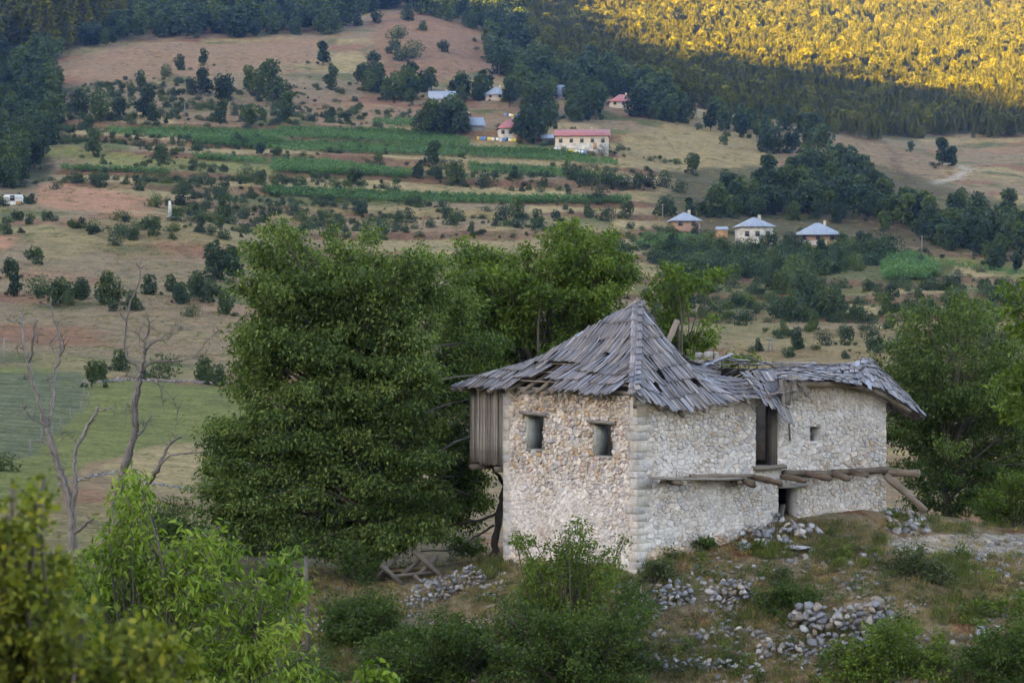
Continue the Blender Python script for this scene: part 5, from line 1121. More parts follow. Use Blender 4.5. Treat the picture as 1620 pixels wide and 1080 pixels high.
def pine(r, h, n, leaf):
    P, A, R = [], [], []
    for k in range(n):
        t = r.random() ** .75; z = h * (.14 + .86 * t); rad = h * .27 * (1 - t ** 1.6) ** .9 * (.75 + .25 * math.sin(t * 40)) + .02; a = r.uniform(0, 6.28); q = rad * r.uniform(.35, 1.0); P.append((q * math.cos(a), q * math.sin(a), z)); A.append((math.cos(a) * .9, math.sin(a) * .9, r.normal(.12, .3))); R.append(np.clip(r.normal(.45, .2), 0, 1))
    P, A, R = np.array(P), unit(np.array(A)), np.array(R); ln = leaf * r.uniform(.6, 1.3, n)
    V, F, C = leaf_arrays(P, A, unit(r.normal(0, 1, (n, 3)) + (0, 0, .6)), ln, ln * .6, R); W = MB(); W.add(*tube([[0, 0, -.5], [0, 0, h * .5], [0, 0, h * .96]], [h * .018, h * .012, .03], 5, None, 0, np.array([.12, .09, .075])))
    return mesh_np('crown', V, F, C), W.mesh('trunk')
r9 = np.random.default_rng(5)
ROUND = [far_tree(r9, 1, w_, 1250, .085, tr_, lo) for w_, tr_, lo in ((.85, .15, 10), (.95, .12, 12), (.75, .18, 9), (1.1, .14, 12), (.65, .12, 10), (.9, .2, 9), (.55, .12, 9))]
BUSH = [far_tree(r9, 1, w_, 800, .11, .02, lo) for w_, lo in ((1.3, 9), (1.6, 11), (1.1, 8), (1.9, 12))]
PINE = [pine(r9, 1, 1100, .078) for _ in range(5)]
protos = {}
def proto(kind, i):
    if (kind, i) not in protos:
        cm, tm = {'hillside_tree': ROUND, 'hillside_bush': BUSH, 'pine_tree': PINE}[kind][i]
        lm = M['pine'] if kind == 'pine_tree' else M['farleaf']
        if not cm.materials: cm.materials.append(lm); tm.materials.append(M['bark'])
        protos[kind, i] = (cm, tm)
    return protos[kind, i]
nfar = {}; PICK = [0]; PLANTED = []
SHAPE = {'hillside_tree': ['oval', 'rounded', 'upright', 'spreading', 'slender', 'open-crowned', 'narrow'], 'hillside_bush': ['rounded', 'broad', 'upright', 'low sprawling'], 'pine_tree': ['conical'] * 5}
def vary(kind, label, h):
    """pick a model and say how this one looks: its size and crown"""
    PICK[0] = int(rng.integers(len(SHAPE[kind]))); w_ = 'big' if h > 44 else 'tall' if h > 34 else 'middling' if h > 23 else 'small' if h > 14 else 'tiny'
    for old in ('tall dark ', 'large ', 'small ', 'dark green ', 'dark leafy ', 'leafy ', 'dark '):
        if label.startswith(old): label = label[len(old):]; break
    return f'{w_} {SHAPE[kind][PICK[0]]} {label}'
def plant(kind, x, y, hpx, label, group, cat, p=None, wide=1.0):
    p = hit(x, y, 110) if p is None else p; label = vary(kind, label, hpx); h = hpx / FPX * p[1]; lst = {'hillside_tree': ROUND, 'hillside_bush': BUSH, 'pine_tree': PINE}[kind]; cm, tm = proto(kind, PICK[0])
    o = thing(kind, label, cat, p - (0, 0, .1), rng.uniform(0, 6.28), group); s = h * rng.uniform(.92, 1.1); o.scale = (s * wide, s * wide, s)
    for nm, m_ in (('trunk', tm), ('crown', cm)):
        c = bpy.data.objects.new(nm, m_); COL.objects.link(c); c.parent = o
    nfar[kind] = nfar.get(kind, 0) + 1; PLANTED.append((p, h))
GT = lambda a: (a, a)
TERR = ('tree standing alone among the terraces and bare slopes of the hillside', 'lone trees of the terraced hillside')
TERB = ('dark green bush on a bank between the hillside terraces', 'bushes of the terraced hillside')
LK = ('small tree or bush on the dry slope beyond the green meadow', 'bushes on the dry slope beyond the meadow')
RB = ('dark bush on the dry banks below the tin-roofed houses', 'bushes on the banks below the tin-roofed houses')
for x, y, h in ((222, 144, 30), (304, 150, 26), (324, 152, 38), (355, 160, 40), (433, 168, 66), (410, 160, 50), (396, 150, 44), (350, 195, 34), (396, 200, 34), (453, 193, 40), (524, 142, 32), (511, 105, 35), (324, 106, 28), (285, 112, 25), (159, 193, 48), (130, 182, 35), (189, 189, 36), (231, 189, 42), (244, 195, 25), (148, 248, 38), (257, 261, 30), (685, 266, 42), (661, 284, 26), (718, 291, 36), (1096, 275, 34), (1124, 208, 38), (1148, 300, 32), (813, 284, 20), (526, 190, 18), (690, 284, 22)):
    plant('hillside_tree', x, y, h, *TERR, 'tree')
for x, y, h in ((265, 122, 18), (217, 222, 10), (376, 226, 14), (411, 244, 18), (440, 246, 12), (392, 287, 22), (411, 289, 22), (435, 289, 14), (556, 291, 24), (256, 289, 20), (167, 281, 15), (155, 296, 22), (222, 302, 20), (244, 328, 22), (265, 326, 12), (287, 326, 26), (326, 330, 14), (346, 315, 20), (355, 348, 36), (383, 346, 22), (398, 315, 18), (465, 333, 18), (513, 355, 20), (537, 350, 12), (570, 337, 22), (765, 297, 22), (598, 254, 14), (561, 291, 22), (902, 286, 28), (920, 290, 22), (939, 291, 25), (968, 295, 26), (1009, 299, 25), (1028, 297, 22), (1052, 297, 25), (1076, 304, 18), (900, 308, 12), (946, 319, 22), (863, 297, 14), (661, 327, 22), (572, 338, 20), (648, 353, 20), (706, 345, 18), (718, 356, 24), (794, 349, 24), (815, 345, 28), (746, 367, 15), (894, 332, 10), (1146, 230, 16), (630, 352, 14), (990, 300, 20), (300, 300, 14), (200, 292, 14), (478, 350, 16), (430, 340, 18), (310, 340, 20), (120, 290, 18), (90, 300, 14), (880, 350, 18), (930, 345, 24), (960, 350, 20), (850, 362, 26), (990, 345, 28)):
    plant('hillside_bush', x, y, h, *TERB, 'bush', wide=.8)
for x, y, h in ((243, 372, 30), (209, 380, 20), (181, 388, 18), (93, 485, 45), (128, 473, 35), (62, 466, 25), (23, 469, 35), (16, 440, 36), (173, 481, 46), (210, 491, 28), (237, 466, 28), (272, 462, 24), (311, 473, 45), (303, 500, 18), (358, 497, 38), (159, 604, 35), (144, 613, 38), (190, 586, 30), (257, 598, 30), (323, 602, 35), (342, 446, 55), (369, 446, 48), (58, 418, 25), (110, 470, 22), (285, 480, 28), (225, 600, 18), (345, 610, 30), (180, 492, 14), (330, 478, 30), (5, 745, 30)):
    plant('hillside_bush' if h < 32 else 'hillside_tree', x, y, h, *LK, 'bush' if h < 32 else 'tree')
for x, y, h in ((1301, 500, 52), (1285, 495, 44), (1318, 500, 40), (1257, 509, 46), (1287, 522, 28), (1261, 552, 34), (1303, 546, 20), (1337, 546, 30), (1179, 481, 22), (1165, 480, 18), (1177, 515, 24), (1403, 496, 30), (1375, 461, 8), (1355, 429, 24), (1338, 428, 20), (1457, 420, 15), (1410, 520, 20), (1430, 500, 16), (1240, 530, 20), (1200, 555, 18), (1090, 470, 20), (1110, 480, 24), (1060, 440, 26), (1075, 460, 30), (1100, 440, 30), (1130, 450, 26), (1380, 540, 26), (1350, 500, 14), (1050, 470, 24), (1225, 480, 18), (1140, 430, 30), (1235, 440, 38), (1255, 452, 42), (1270, 440, 34), (1290, 430, 30), (1215, 425, 30), (1190, 420, 34), (1165, 420, 30), (1240, 465, 36), (1320, 420, 30), (1075, 405, 26), (1100, 400, 24), (1120, 395, 26), (1050, 400, 24), (1095, 415, 20), (1420, 470, 12), (1500, 470, 14), (1450, 465, 12), (1550, 455, 16)):
    plant('hillside_bush', x, y, h, *RB, 'bush', wide=.75)
def ring(n, poly, hlo, hhi, lab, grp, kind='hillside_tree', cat='tree', clear=()):
    poly = np.array(poly, float); k = 0
    while k < n:
        x, y = rng.uniform(poly.min(0), poly.max(0))
        if not inpoly([x], [y], poly)[0] or any(a < x < b and c < y < d for a, b, c, d in (FRONTS if clear else ())): continue
        plant(kind, x, y, rng.uniform(hlo, hhi), lab, grp, cat); k += 1
FRONTS = [(50, 270, 290, 345), (668, 730, 160, 204), (731, 772, 199, 234), (776, 830, 210, 254), (868, 972, 228, 274), (952, 1014, 158, 205), (762, 806, 150, 200), (876, 902, 150, 200), (1051, 1116, 354, 392), (1126, 1159, 366, 400), (1158, 1230, 376, 404), (1251, 1340, 376, 402)]
KEEP = [(672, 726, 164, 190), (735, 768, 203, 220), (780, 826, 214, 240), (872, 968, 232, 260), (955, 1010, 160, 172), (1055, 1112, 358, 385), (1130, 1155, 370, 392), (1162, 1226, 376, 405), (1255, 1336, 376, 402)]
ring(40, [(800, 128), (880, 120), (1000, 140), (1090, 168), (1080, 196), (960, 192), (860, 190), (800, 170)], 34, 54, 'tall dark tree of the grove above the red-roofed farmhouses', 'trees of the grove above the farmhouses', clear=KEEP)
ring(22, [(560, 130), (660, 140), (790, 150), (780, 170), (700, 182), (600, 160)], 24, 42, 'tree of the belt beside the tin-roofed barn on the upper hillside', 'trees beside the tin-roofed barn', clear=KEEP)
ring(11, [(660, 215), (690, 185), (735, 190), (740, 218), (700, 226)], 34, 52, 'leafy tree of the clump between the barn and the corn terraces', 'clump between barn and corn', clear=KEEP)
for x, y, h in ((838, 228, 58), (825, 222, 42), (905, 234, 34), (855, 215, 34), (868, 205, 40)): plant('hillside_tree', x, y, h, 'large tree standing right beside a red-roofed farmhouse', 'trees beside the farmhouses', 'tree')
ring(30, [(1130, 335), (1200, 300), (1330, 275), (1390, 295), (1420, 350), (1340, 352), (1250, 345), (1180, 340), (1110, 348)], 36, 58, 'dark leafy tree in the wood behind the tin-roofed houses', 'wood behind the tin-roofed houses', clear=KEEP)
for x, y, h in ((1342, 300, 66), (1370, 300, 50), (1250, 310, 58), (1275, 300, 50)): plant('hillside_tree', x, y, h, 'dark leafy tree in the wood behind the tin-roofed houses', 'wood behind the tin-roofed houses', 'tree')
ring(18, [(1390, 345), (1480, 345), (1640, 360), (1640, 425), (1560, 420), (1500, 395), (1400, 378)], 24, 40, 'leafy tree on the hillside beyond the grey pole and corn patch', 'trees beyond the corn patch')
ring(24, [(1060, 392), (1160, 390), (1340, 385), (1400, 385), (1400, 412), (1200, 418), (1050, 425)], 18, 34, 'fruit tree in the gardens round the tin-roofed houses', 'garden trees round the tin-roofed houses', clear=[(1162, 1222, 376, 392), (1255, 1336, 376, 392)])
ring(24, [(1120, 190), (1180, 182), (1300, 212), (1330, 250), (1330, 262), (1240, 252), (1150, 222)], 22, 44, 'tree on the grassy rise below the edge of the pine forest', 'trees below the pine forest')
ring(36, [(-60, 110), (50, 100), (100, 150), (100, 190), (60, 280), (40, 300), (-60, 310)], 30, 52, 'tree of the mixed wood beside the corn terraces', 'mixed wood beside the terraces')
ring(14, [(480, 20), (640, 12), (780, 105), (700, 135), (560, 120), (600, 60)], 10, 24, 'scrubby bush on the bare reddish patch under the upper woods', 'scrub on the bare reddish patch', 'hillside_bush', 'bush')
ring(34, [(760, 60), (830, 90), (960, 132), (1080, 165), (1060, 170), (900, 140), (790, 125)], 26, 44, 'tree at the lower fringe of the pine forest', 'fringe of the pine forest', clear=KEEP)
for x, y, h in ((1490, 264, 40), (1505, 264, 32), (1520, 331, 34), (1544, 342, 40), (1594, 357, 48), (1594, 398, 42), (1575, 427, 30), (1609, 432, 36), (1550, 405, 18), (1440, 240, 16)): plant('hillside_tree', x, y, h, 'tree standing apart near the dirt track on the dry rise', 'trees near the dirt track', 'tree')
for x, y, h in ((1062, 372, 16), (1100, 372, 18), (1222, 392, 26), (1170, 394, 16), (1262, 392, 20), (1300, 394, 18), (1330, 390, 24), (1206, 396, 20), (890, 243, 12), (955, 244, 14)): plant('hillside_bush', x, y, h, 'garden bush close to the wall of a village house', 'bushes against the village houses', 'bush', wide=.8)
ring(16, [(1050, 336), (1340, 338), (1345, 352), (1240, 352), (1150, 350), (1050, 346)], 18, 34, 'garden tree just behind the tin-roofed houses', 'trees just behind the tin-roofed houses')
# woods that read as one mass, kept clear of the house fronts

def wood(name, polys, n, protos_, hlo, hhi, label, seed, rlo=600, rhi=2300, mind=4.0, gate=None):
    r = np.random.default_rng(seed); acc = np.zeros((0, 2)); keys = np.zeros(0, np.int64)
    for _ in range(14):
        k = max(4 * n, 20000); rad = np.sqrt(r.uniform(rlo ** 2, rhi ** 2, k)); p = r.uniform(phf[0], phf[-1], k); x = 810 + FPX * np.tan(p); X, Y = rad * np.sin(p), rad * np.cos(p)
        y = GZY[np.clip(np.searchsorted(RS, rad), 0, len(RS) - 1), np.clip(j0 + ((x + 350) / 7).astype(int), j0, j1 - 1)]
        xw = x + (vnoise(X / 25, Y / 25, 7) - .5) * 30; yw = y + (vnoise(X / 25, Y / 25, 8) - .5) * 16; ok = np.zeros(k, bool)
        for q in polys: ok |= inpoly(xw, yw, q)
        if gate is not None: ok &= fbm(X / 30, Y / 30, 77, 3) > gate + r.uniform(-.1, .1, k)
        for a_, b_, c_, d_ in FRONTS: ok &= ~((x > a_) & (x < b_) & (y > c_) & (y < d_))
        acc = np.vstack([acc, np.column_stack([X, Y])[ok]]); kk = np.floor(acc / mind).astype(np.int64); kk = kk[:, 0] * 100003 + kk[:, 1]; _, first = np.unique(kk, return_index=True); acc = acc[np.sort(first)]
        if len(acc) >= n: break
    acc = acc[:n]; out = np.column_stack([acc, ground_zv(acc[:, 0], acc[:, 1]) - .3])
    out = np.array(out); m = len(out); h = r.uniform(hlo, hhi, m) * (1 + .25 * fbm(out[:, 0] / 60, out[:, 1] / 60, 3, 2)); wdt = h * r.uniform(.85, 1.25, m)
    return scatter(name, out, np.column_stack([np.zeros((m, 2)), r.uniform(0, 6.28, m)]), np.column_stack([wdt, wdt, h]), protos_, label), m
PINEM = []
for cm, tm in PINE:                                           # crown and trunk in one model for the mass
    PINEM.append((cm, M['pine']))
RDM = [(c, M['farleaf']) for c, t_ in ROUND]; SUNW = [(c.copy(), M['pine']) for c, t_ in ROUND[:3]]
for c, _m in SUNW: c.materials.clear()
_, a1 = wood('pine_forest', [[(800, -400), (1970, -400), (1970, 212), (1620, 214), (1450, 220), (1330, 214), (1250, 196), (1180, 182), (1060, 162), (900, 112), (800, 60)]], 34000, PINEM * 3 + SUNW[:2], 4, 9, 'dense pine forest on the mountainside, half in evening sun', 1, 800, 2300, 2.6)
_, a2 = wood('dark_pine_wood', [[(-350, -400), (300, -400), (290, 5), (200, 50), (130, 75), (60, 95), (-350, 110)]], 3600, PINEM, 14, 22, 'dark pine wood on the shaded mountainside', 2, 650, 2300, 5.0)
_, a3 = wood('broadleaf_wood', [[(290, -400), (820, -400), (820, 70), (760, 45), (640, 12), (560, 30), (520, 62), (400, 60), (270, 62), (200, 70), (110, 95), (70, 120), (60, 95), (200, 45)]], 4200, RDM, 7, 13, 'broadleaved wood along the top of the bare slopes', 3, 650, 2300, 5.0)
_, a4 = wood('scrub_patches', [[(120, 120), (500, 70), (560, 160), (1100, 260), (1120, 360), (1450, 400), (1620, 440), (1620, 560), (1050, 560), (1020, 400), (700, 390), (400, 370), (380, 460), (60, 480), (-300, 470), (-300, 330), (60, 300)]], 1700, [(c, M['farleaf']) for c, t_ in BUSH], .5, 2.0, 'low green scrub dotted over the hillside', 4, 240, 760, 2.2, .04)
_, a5 = wood('village_wood', [[(1150, 345), (1200, 305), (1330, 280), (1400, 305), (1440, 345), (1330, 352), (1250, 345), (1200, 342)], [(1385, 345), (1460, 340), (1520, 368), (1640, 375), (1640, 425), (1560, 415), (1480, 392)], [(-340, 110), (50, 105), (100, 150), (90, 200), (60, 290), (-60, 310), (-340, 320)], [(800, 120), (900, 118), (1080, 165), (1085, 192), (960, 190), (860, 186), (800, 165)]], 700, RDM, 4.5, 8, 'dense leafy wood round the farmhouses and beside the terraces', 6, 450, 900, 5.0)
_, a6 = wood('garden_thicket', [[(1020, 405), (1060, 385), (1160, 392), (1400, 388), (1400, 412), (1300, 440), (1260, 470), (1200, 430), (1060, 440)]], 170, [(c, M['farleaf']) for c, t_ in BUSH], 1.6, 3.6, 'tangled green thicket below the tin-roofed houses', 7, 330, 520, 3.0)
# undergrowth round the trees and tussocks of dry grass over the slopes
r7 = np.random.default_rng(77); pts = []; sc_ = []
for p, h in PLANTED:
    for _ in range(3):
        a, d = r7.uniform(0, 6.28), h * r7.uniform(.2, .7); X, Y = p[0] + d * math.cos(a), p[1] + d * math.sin(a); pts.append((X, Y, ground_z(X, Y))); sc_.append(h * r7.uniform(.08, .26))
pts = np.array(pts); sc_ = np.array(sc_); n = len(pts)
scatter('undergrowth', pts, np.column_stack([np.zeros((n, 2)), r7.uniform(0, 6.28, n)]), np.column_stack([sc_, sc_, sc_ * .8]), [(c, M['farleaf']) for c, t_ in BUSH], 'low undergrowth at the feet of the hillside trees')
pts = []
while len(pts) < 15000:
    x, y = r7.uniform(-20, 1640), r7.uniform(70, 790)
    if (x > 820 and y < 60 + (x - 820) * .26 and y < 205) or (y < 62 and x < 820) or (y > 575 and x < 430 and r7.random() < .8) or (y > 560 and x > 430): continue
    if float(fbm(x / 45, y / 12, 57, 3)) < r7.uniform(-.4, .35): continue
    pts.append(hit(x, y, 110))
pts = np.array(pts); n = len(pts); sc_ = r7.uniform(.9, 2.6, n) * np.clip(pts[:, 1] / 450, .35, 1.2)
scatter('hill_tussocks', pts, np.column_stack([r7.normal(0, .1, (n, 2)), r7.uniform(0, 6.28, n)]), np.column_stack([sc_ * 1.6, sc_ * 1.6, sc_ * .8]), TD + TG, 'tussocks of dry and green grass over the hillside')
# hedge scrub along the terrace banks
bi, bj = np.nonzero(tr[:, j0:j1] & (GZY[:, j0:j1] > 150)); sel = r7.choice(len(bi), 750, replace=False); pts = np.column_stack([GX[bi[sel], bj[sel] + j0], GY[bi[sel], bj[sel] + j0], GZ[bi[sel], bj[sel] + j0]]); ok = fbm(pts[:, 0] / 40, pts[:, 1] / 40, 83, 3) > -.1; pts = pts[ok]; n = len(pts); sc_ = r7.uniform(.3, 1.5, n)
scatter('bank_scrub', pts, np.column_stack([np.zeros((n, 2)), r7.uniform(0, 6.28, n)]), np.column_stack([sc_, sc_, sc_ * .8]), [(c, M['farleaf']) for c, t_ in BUSH], 'scrub and brambles along the terrace banks')
# corn
def corn_plant(r):
    n = 9; P = np.column_stack([r.normal(0, .10, (n, 2)), r.uniform(.2, 1.6, n)]); a = r.uniform(0, 6.28, n); A = unit(np.column_stack([np.cos(a) * .6, np.sin(a) * .6, r.uniform(.3, 1.1, n)])); V, F, C = leaf_arrays(P, A, unit(r.normal(0, .4, (n, 3)) + (0, 0, 1)), r.uniform(.6, 1.0, n), np.full(n, .22), np.clip(r.normal(.5, .25, n), 0, 1)); return mesh_np('corn', V, F, C)
CORN = [(corn_plant(r9), M['corn']) for _ in range(5)]
def corn(poly, den_, label, hs=1.0, name='corn_field'):
    poly = np.array(poly, float); A_ = .5 * abs(np.dot(poly[:, 0], np.roll(poly[:, 1], 1)) - np.dot(poly[:, 1], np.roll(poly[:, 0], 1))); r = np.random.default_rng(int(poly[0, 0] + poly[0, 1])); pts = []
    den = den_ * 1.3
    while len(pts) < A_ * den:
        x, y = r.uniform(poly.min(0), poly.max(0))
        if inpoly([x], [y], poly)[0]: pts.append(hit(x, y, 200))
    pts = np.array(pts); n = len(pts); s = r.uniform(.62, .9, n) * hs
    scatter(name, pts, np.column_stack([np.zeros((n, 2)), r.uniform(0, 6.28, n)]), np.column_stack([s * 1.2, s * 1.2, s]), CORN, label)
corn([(168, 207), (300, 206), (440, 212), (445, 230), (300, 222), (175, 214)], .35, 'upper corn strip beside the mixed wood')
corn([(440, 205), (620, 208), (745, 222), (740, 236), (600, 226), (440, 218)], .35, 'upper corn strip running towards the farmhouses')
corn([(300, 220), (440, 226), (740, 236), (735, 250), (440, 240), (310, 230)], .35, 'long second corn strip of the terraces')
corn([(590, 192), (655, 192), (655, 202), (590, 200)], .35, 'small corn plot under the tin-roofed barn')
corn([(740, 236), (860, 240), (975, 258), (978, 264), (860, 256), (742, 250)], .35, 'corn strip just below the red-roofed farmhouses')
corn([(305, 247), (420, 255), (425, 262), (310, 254)], .3, 'short narrow corn strip in the middle of the terraces')
corn([(430, 256), (520, 258), (650, 275), (645, 284), (520, 278), (428, 274)], .35, 'broad corn block in the middle of the terraces')
corn([(740, 262), (880, 270), (1000, 288), (960, 290), (860, 280), (742, 274)], .3, 'thin corn strip above the row of dark bushes')
corn([(420, 300), (600, 308), (800, 314), (1000, 316), (990, 324), (800, 324), (600, 320), (420, 310)], .35, 'long lower corn strip of the terraces')
corn([(95, 266), (270, 274), (270, 278), (100, 272)], .3, 'thin green crop line beside the mixed wood')
corn([(1392, 408), (1455, 406), (1490, 430), (1470, 444), (1395, 444)], .3, 'square corn patch below the dry rise')
corn([(1020, 372), (1120, 376), (1110, 395), (1000, 392)], .2, 'green garden plot beside the brick tin-roofed house', .7, 'garden_crop')
corn([(1440, 408), (1620, 432), (1620, 438), (1470, 420)], .18, 'narrow garden strip beyond the corn patch', .6, 'garden_crop')

# ------------------------------------------------------------------ village
def far_house(name, label, x0, x1, ybase, yeave, ytop, depth_m, wall, roof_m, rz=0.0, hip=True, windows=3, storey2=None, over=.5, p=None):
    p = hit((x0 + x1) / 2, ybase, 300) if p is None else p; k = p[1] / FPX; Wd = (x1 - x0) * k; hw = (ybase - yeave) * k; hr = max(.6, (yeave - ytop) * k * 1.15); D = depth_m; lift = .25
    root = thing(name, label, 'house' if name != 'shed' else 'shed', p + (0, D / 2, lift * 0), rz); W = Wd - 2 * over * .6
    wl = obj('wall', MB().add(boxv(-W / 2, W / 2, -D / 2, D / 2, -2.5, hw), BOXF), M[wall], root)
    if storey2: obj('plinth', MB().add(boxv(-W / 2 - .06, W / 2 + .06, -D / 2 - .06, D / 2 + .06, -2.4, hw * .45), BOXF), M[storey2], root)
    a, b = W / 2 + over, D / 2 + over; e = min(D / 2, W / 2) * .9 if hip else 0; rl = max(.05, W / 2 - e) if hip else a
    V = [(-a, -b, hw), (a, -b, hw), (a, b, hw), (-a, b, hw), (-rl, 0, hw + hr), (rl, 0, hw + hr), (-a, -b, hw - .12), (a, -b, hw - .12), (a, b, hw - .12), (-a, b, hw - .12)]
    F4 = [[0, 1, 5, 4], [2, 3, 4, 5], [6, 9, 8, 7], [0, 6, 7, 1], [1, 7, 8, 2], [2, 8, 9, 3], [3, 9, 6, 0]]; F3 = [[1, 2, 5], [3, 0, 4]]
    rf = obj('roof', MB().add(V, [np.array(F4), np.array(F3)]), M[roof_m], root)
    nb = int(W / 1.1)                                             # sheet seams
    sm = MB()
    for i in range(1, nb):
        xx = -W / 2 + W * i / nb; t = min(1, (a - abs(xx)) / max(.1, a - rl)) if hip else 1
        sm.add(*bar((xx, -b, hw + .02), (xx, -b + b * t, hw + .02 + hr * t), .06, .05))
    if nb > 1: obj('seam_ribs', sm, M[roof_m], rf)
    for i in range(windows):
        xx = -W / 2 + W * (i + .5) / windows; f = obj('window', MB().add(boxv(xx - .5, xx + .5, -D / 2 - .07, -D / 2 + .05, hw * .50, hw * .50 + 1.15), BOXF), M['polewood'], root)
        obj('pane', MB().add(boxv(xx - .41, xx + .41, -D / 2 - .10, -D / 2 - .02, hw * .50 + .09, hw * .50 + 1.06), BOXF), M['glass'], f)
    if windows > 1:
        cx = W * .18; obj('chimney', MB().add(boxv(cx - .3, cx + .3, -.1, .5, hw + hr * .4, hw + hr + .55), BOXF), M['rubblefar'], rf)
    if windows: obj('door', MB().add(boxv(W * .22, W * .22 + .95, -D / 2 - .09, -D / 2 + .05, 0, min(2.0, hw * .48)), BOXF), M['orangewood'], root)
    return root
far_house('barn', 'tin-roofed barn with a rubble wall at the top of the terraces', 678, 720, 172, 157, 145, 7, 'rubblefar', 'tin', .05, False, 2)
far_house('farmhouse', 'house with a pale tin roof half hidden in the grove', 768, 802, 160, 150, 138, 7, 'rubblefar', 'tin', -.1, True, 2)
far_house('shed', 'little leaning tin shed between the barn and the white red-roofed house', 742, 764, 207, 199, 187, 4, 'polewood', 'tin', .3, False, 0)
far_house('farmhouse', 'small white house with a red hipped roof above the corn', 786, 824, 222, 203, 190, 6, 'whitewash', 'redroof', .12, True, 3)
far_house('farmhouse', 'long cream house with a red roof and white ground floor above the corn', 878, 965, 237, 215, 205, 7.5, 'cream', 'redroof', -.06, False, 5, 'whitewash')
far_house('shed', 'low tin shed beside the long cream house', 857, 878, 227, 219, 213, 4, 'polewood', 'tin', 0, False, 0)
far_house('farmhouse', 'red-roofed house sunk among the trees of the grove', 962, 1006, 172, 161, 150, 8, 'rubblefar', 'redroof', .1, True, 3)
far_house('farmhouse', 'pale tin gable peeping out of the middle of the grove', 880, 898, 158, 150, 136, 6, 'whitewash', 'tin', .2, False, 1)
far_house('farmhouse', 'bare brick house with a tin roof beside the garden plot', 1061, 1108, 366, 349, 337, 7, 'brick', 'tin', .08, True, 2)
far_house('farmhouse', 'two-storey whitewashed house with a pale tin hipped roof', 1168, 1223, 390, 358, 345, 7, 'whitewash', 'tin', .1, True, 3)
far_house('farmhouse', 'wide house with a spreading pale tin roof among garden trees', 1261, 1334, 388, 371, 354, 9, 'brick', 'tin', -.1, True, 3, 'whitewash', .9)
far_house('shed', 'tiny orange wooden shed between the brick and the whitewashed house', 1134, 1151, 378, 363, 359, 2.5, 'orangewood', 'tin', .1, False, 0, over=.2)
far_house('shed', 'low plain white block house on the slope beside the red earth cut', 5, 32, 324, 312, 309, 4, 'concrete', 'concrete', .1, False, 1, over=.1)
p = hit(269, 344, 330); k_ = p[1] / FPX
pil = thing('monument', 'slender white pillar on the crest of the dry knoll', 'pillar', p); hp = 26 * k_
obj('base', MB().add(boxv(-.5, .5, -.5, .5, -.4, .35), BOXF), M['concrete'], pil); obj('shaft', MB().add(np.array([[-.30, -.30, .35], [.30, -.30, .35], [.30, .30, .35], [-.30, .30, .35], [-.2, -.2, hp], [.2, -.2, hp], [.2, .2, hp], [-.2, .2, hp]]), BOXF), M['concrete'], pil)
bh = []
for x0, y0, x1, y1, n_, lab in ((757, 221, 815, 224, 13, 'painted box beehive in the row before the small white house'), (880, 238, 926, 243, 10, 'painted box beehive in the row before the long cream house'), (724, 180, 741, 181, 5, 'painted box beehive in the short row by the barn'), (800, 184, 822, 186, 5, 'painted box beehive in the row under the grove')):
    for i in range(n_):
        t = i / (n_ - 1); p = hit(x0 + (x1 - x0) * t + rng.normal(0, .6), y0 + (y1 - y0) * t, 400); m_ = M[['hive_white', 'hive_blue', 'hive_yellow'][int(rng.integers(3))]]; s = 1.35
        o_ = thing('beehive', lab, 'beehive', p, rng.normal(0, .1), 'beehives ' + lab.split('beehive ')[1]); obj('box', MB().add(boxv(-.3 * s, .3 * s, -.3 * s, .3 * s, -.2, .55 * s), BOXF), m_, o_); obj('lid', MB().add(boxv(-.34 * s, .34 * s, -.34 * s, .34 * s, .553 * s, .64 * s), BOXF), M['tin'], o_)
for x, yb, yt, lab in ((1102, 192, 163, 'grey pole on the straw field under the pine forest'), (1216, 556, 536, 'thin pale pole, one of the close pair below the banks'), (1222, 556, 535, 'thin pale pole, one of the close pair below the banks'), (1458, 400, 372, 'grey pole beside the corn patch'), (1565, 216, 200, 'thin pole at the foot of the pine forest'), (1361, 482, 466, 'short thin pole on the grassy bank'), (1048, 350, 322, 'grey pole above the brick tin-roofed house'), (1027, 350, 326, 'slim pole at the end of the lower corn strip'), (1519, 240, 222, 'thin pole on the dry field by the track'), (6, 576, 535, 'grey lamp pole by the meadow edge'), (293, 192, 160, 'weathered pole on the pale field below the bare slope')):
    p = hit(x, yb, 150); h = (yb - yt) * p[1] / FPX; V, F, c_, U_ = tube([[0, 0, -.4], [0, 0, h * .5], [0.03, 0, h]], [.14, .12, .09], 7); rt = thing('utility_pole', lab, 'pole', p, 0, 'pair of thin pale poles' if 'pair' in lab else None)
    obj('pole', MB().add(V, F, c_, U_), M['polewood'], rt); obj('cross_arm', MB().add(boxv(-.7, .7, -.06, .06, h * .9, h * .9 + .1), BOXF), M['polewood'], rt)
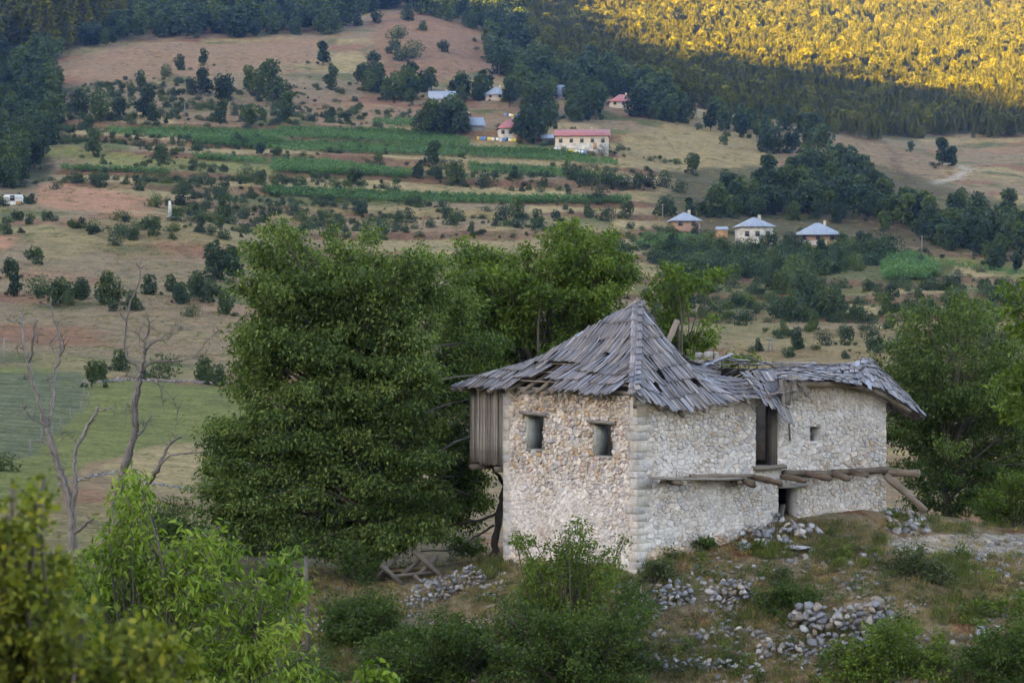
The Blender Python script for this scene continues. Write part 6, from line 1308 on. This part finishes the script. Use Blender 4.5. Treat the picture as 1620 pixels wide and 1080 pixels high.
# field walls and hay fence of the meadow
mb = MB(); rr = np.random.default_rng(3)
for pl in ([(130, 606), (200, 601), (270, 603), (345, 606), (420, 610)], [(90, 770), (150, 752), (185, 748), (240, 765), (300, 775)]):
    P = np.array(pl, float); d = np.linspace(0, 1, 240)
    for t in d:
        x = np.interp(t, np.linspace(0, 1, len(P)), P[:, 0]); y = np.interp(t, np.linspace(0, 1, len(P)), P[:, 1]) + rr.normal(0, 1.2); p = hit(x, y, 100); s = rr.uniform(.10, .26) * (1 if p[1] > 150 else .5); V, f, cc = stone_at(p, s, rr, small=True, tint=.9); mb.add(V + p + (0, 0, s * .4), f, cc)
obj('field_wall_stones', mb, M['rock'], None, kind='stuff', label='low tumbled stone walls along the meadow edges')
for x, y in ((140, 640), (128, 655), (110, 665), (95, 682), (82, 695), (65, 700), (47, 720), (132, 632)):
    p = hit(x, y, 105); V, F, c_, U_ = tube([[0, 0, -.3], [0, 0, .5], [0, 0, 1.0]], [.05, .045, .04], 6); obj('fence_post', MB().add(V, F, c_, U_), M['polewood'], None, p, label='slim grey fence post along the edge of the mown meadow', category='post', group='posts along the mown meadow')
print('far', nfar, a1, a2, a3, a4, time.time() - T0)
# ------------------------------------------------------------------ evening haze
HTOP = max(float(GZ.max()), float(MV[:, 2].max())) + 12; print('HTOP', HTOP, GZ.max(), MV[:, 2].max(), V.min())
hz = obj('haze', mesh_np('haze', boxv(-4300, 4300, -4300, 4300, -60, HTOP), BOXF), None, None, kind='stuff', label='thin bluish evening haze over the valley')
hm = bpy.data.materials.new('evening_air'); hm.use_nodes = True; ht = hm.node_tree; ht.nodes.remove(ht.nodes['Principled BSDF'])
pv = ht.nodes.new('ShaderNodeVolumePrincipled'); pv.inputs['Color'].default_value = (.20, .42, 1.0, 1); pv.inputs['Density'].default_value = HAZE; pv.inputs['Anisotropy'].default_value = .55
ht.links.new(pv.outputs[0], ht.nodes['Material Output'].inputs['Volume']); hz.data.materials.append(hm)
print('done', time.time() - T0, 'objects', len(scn.objects))
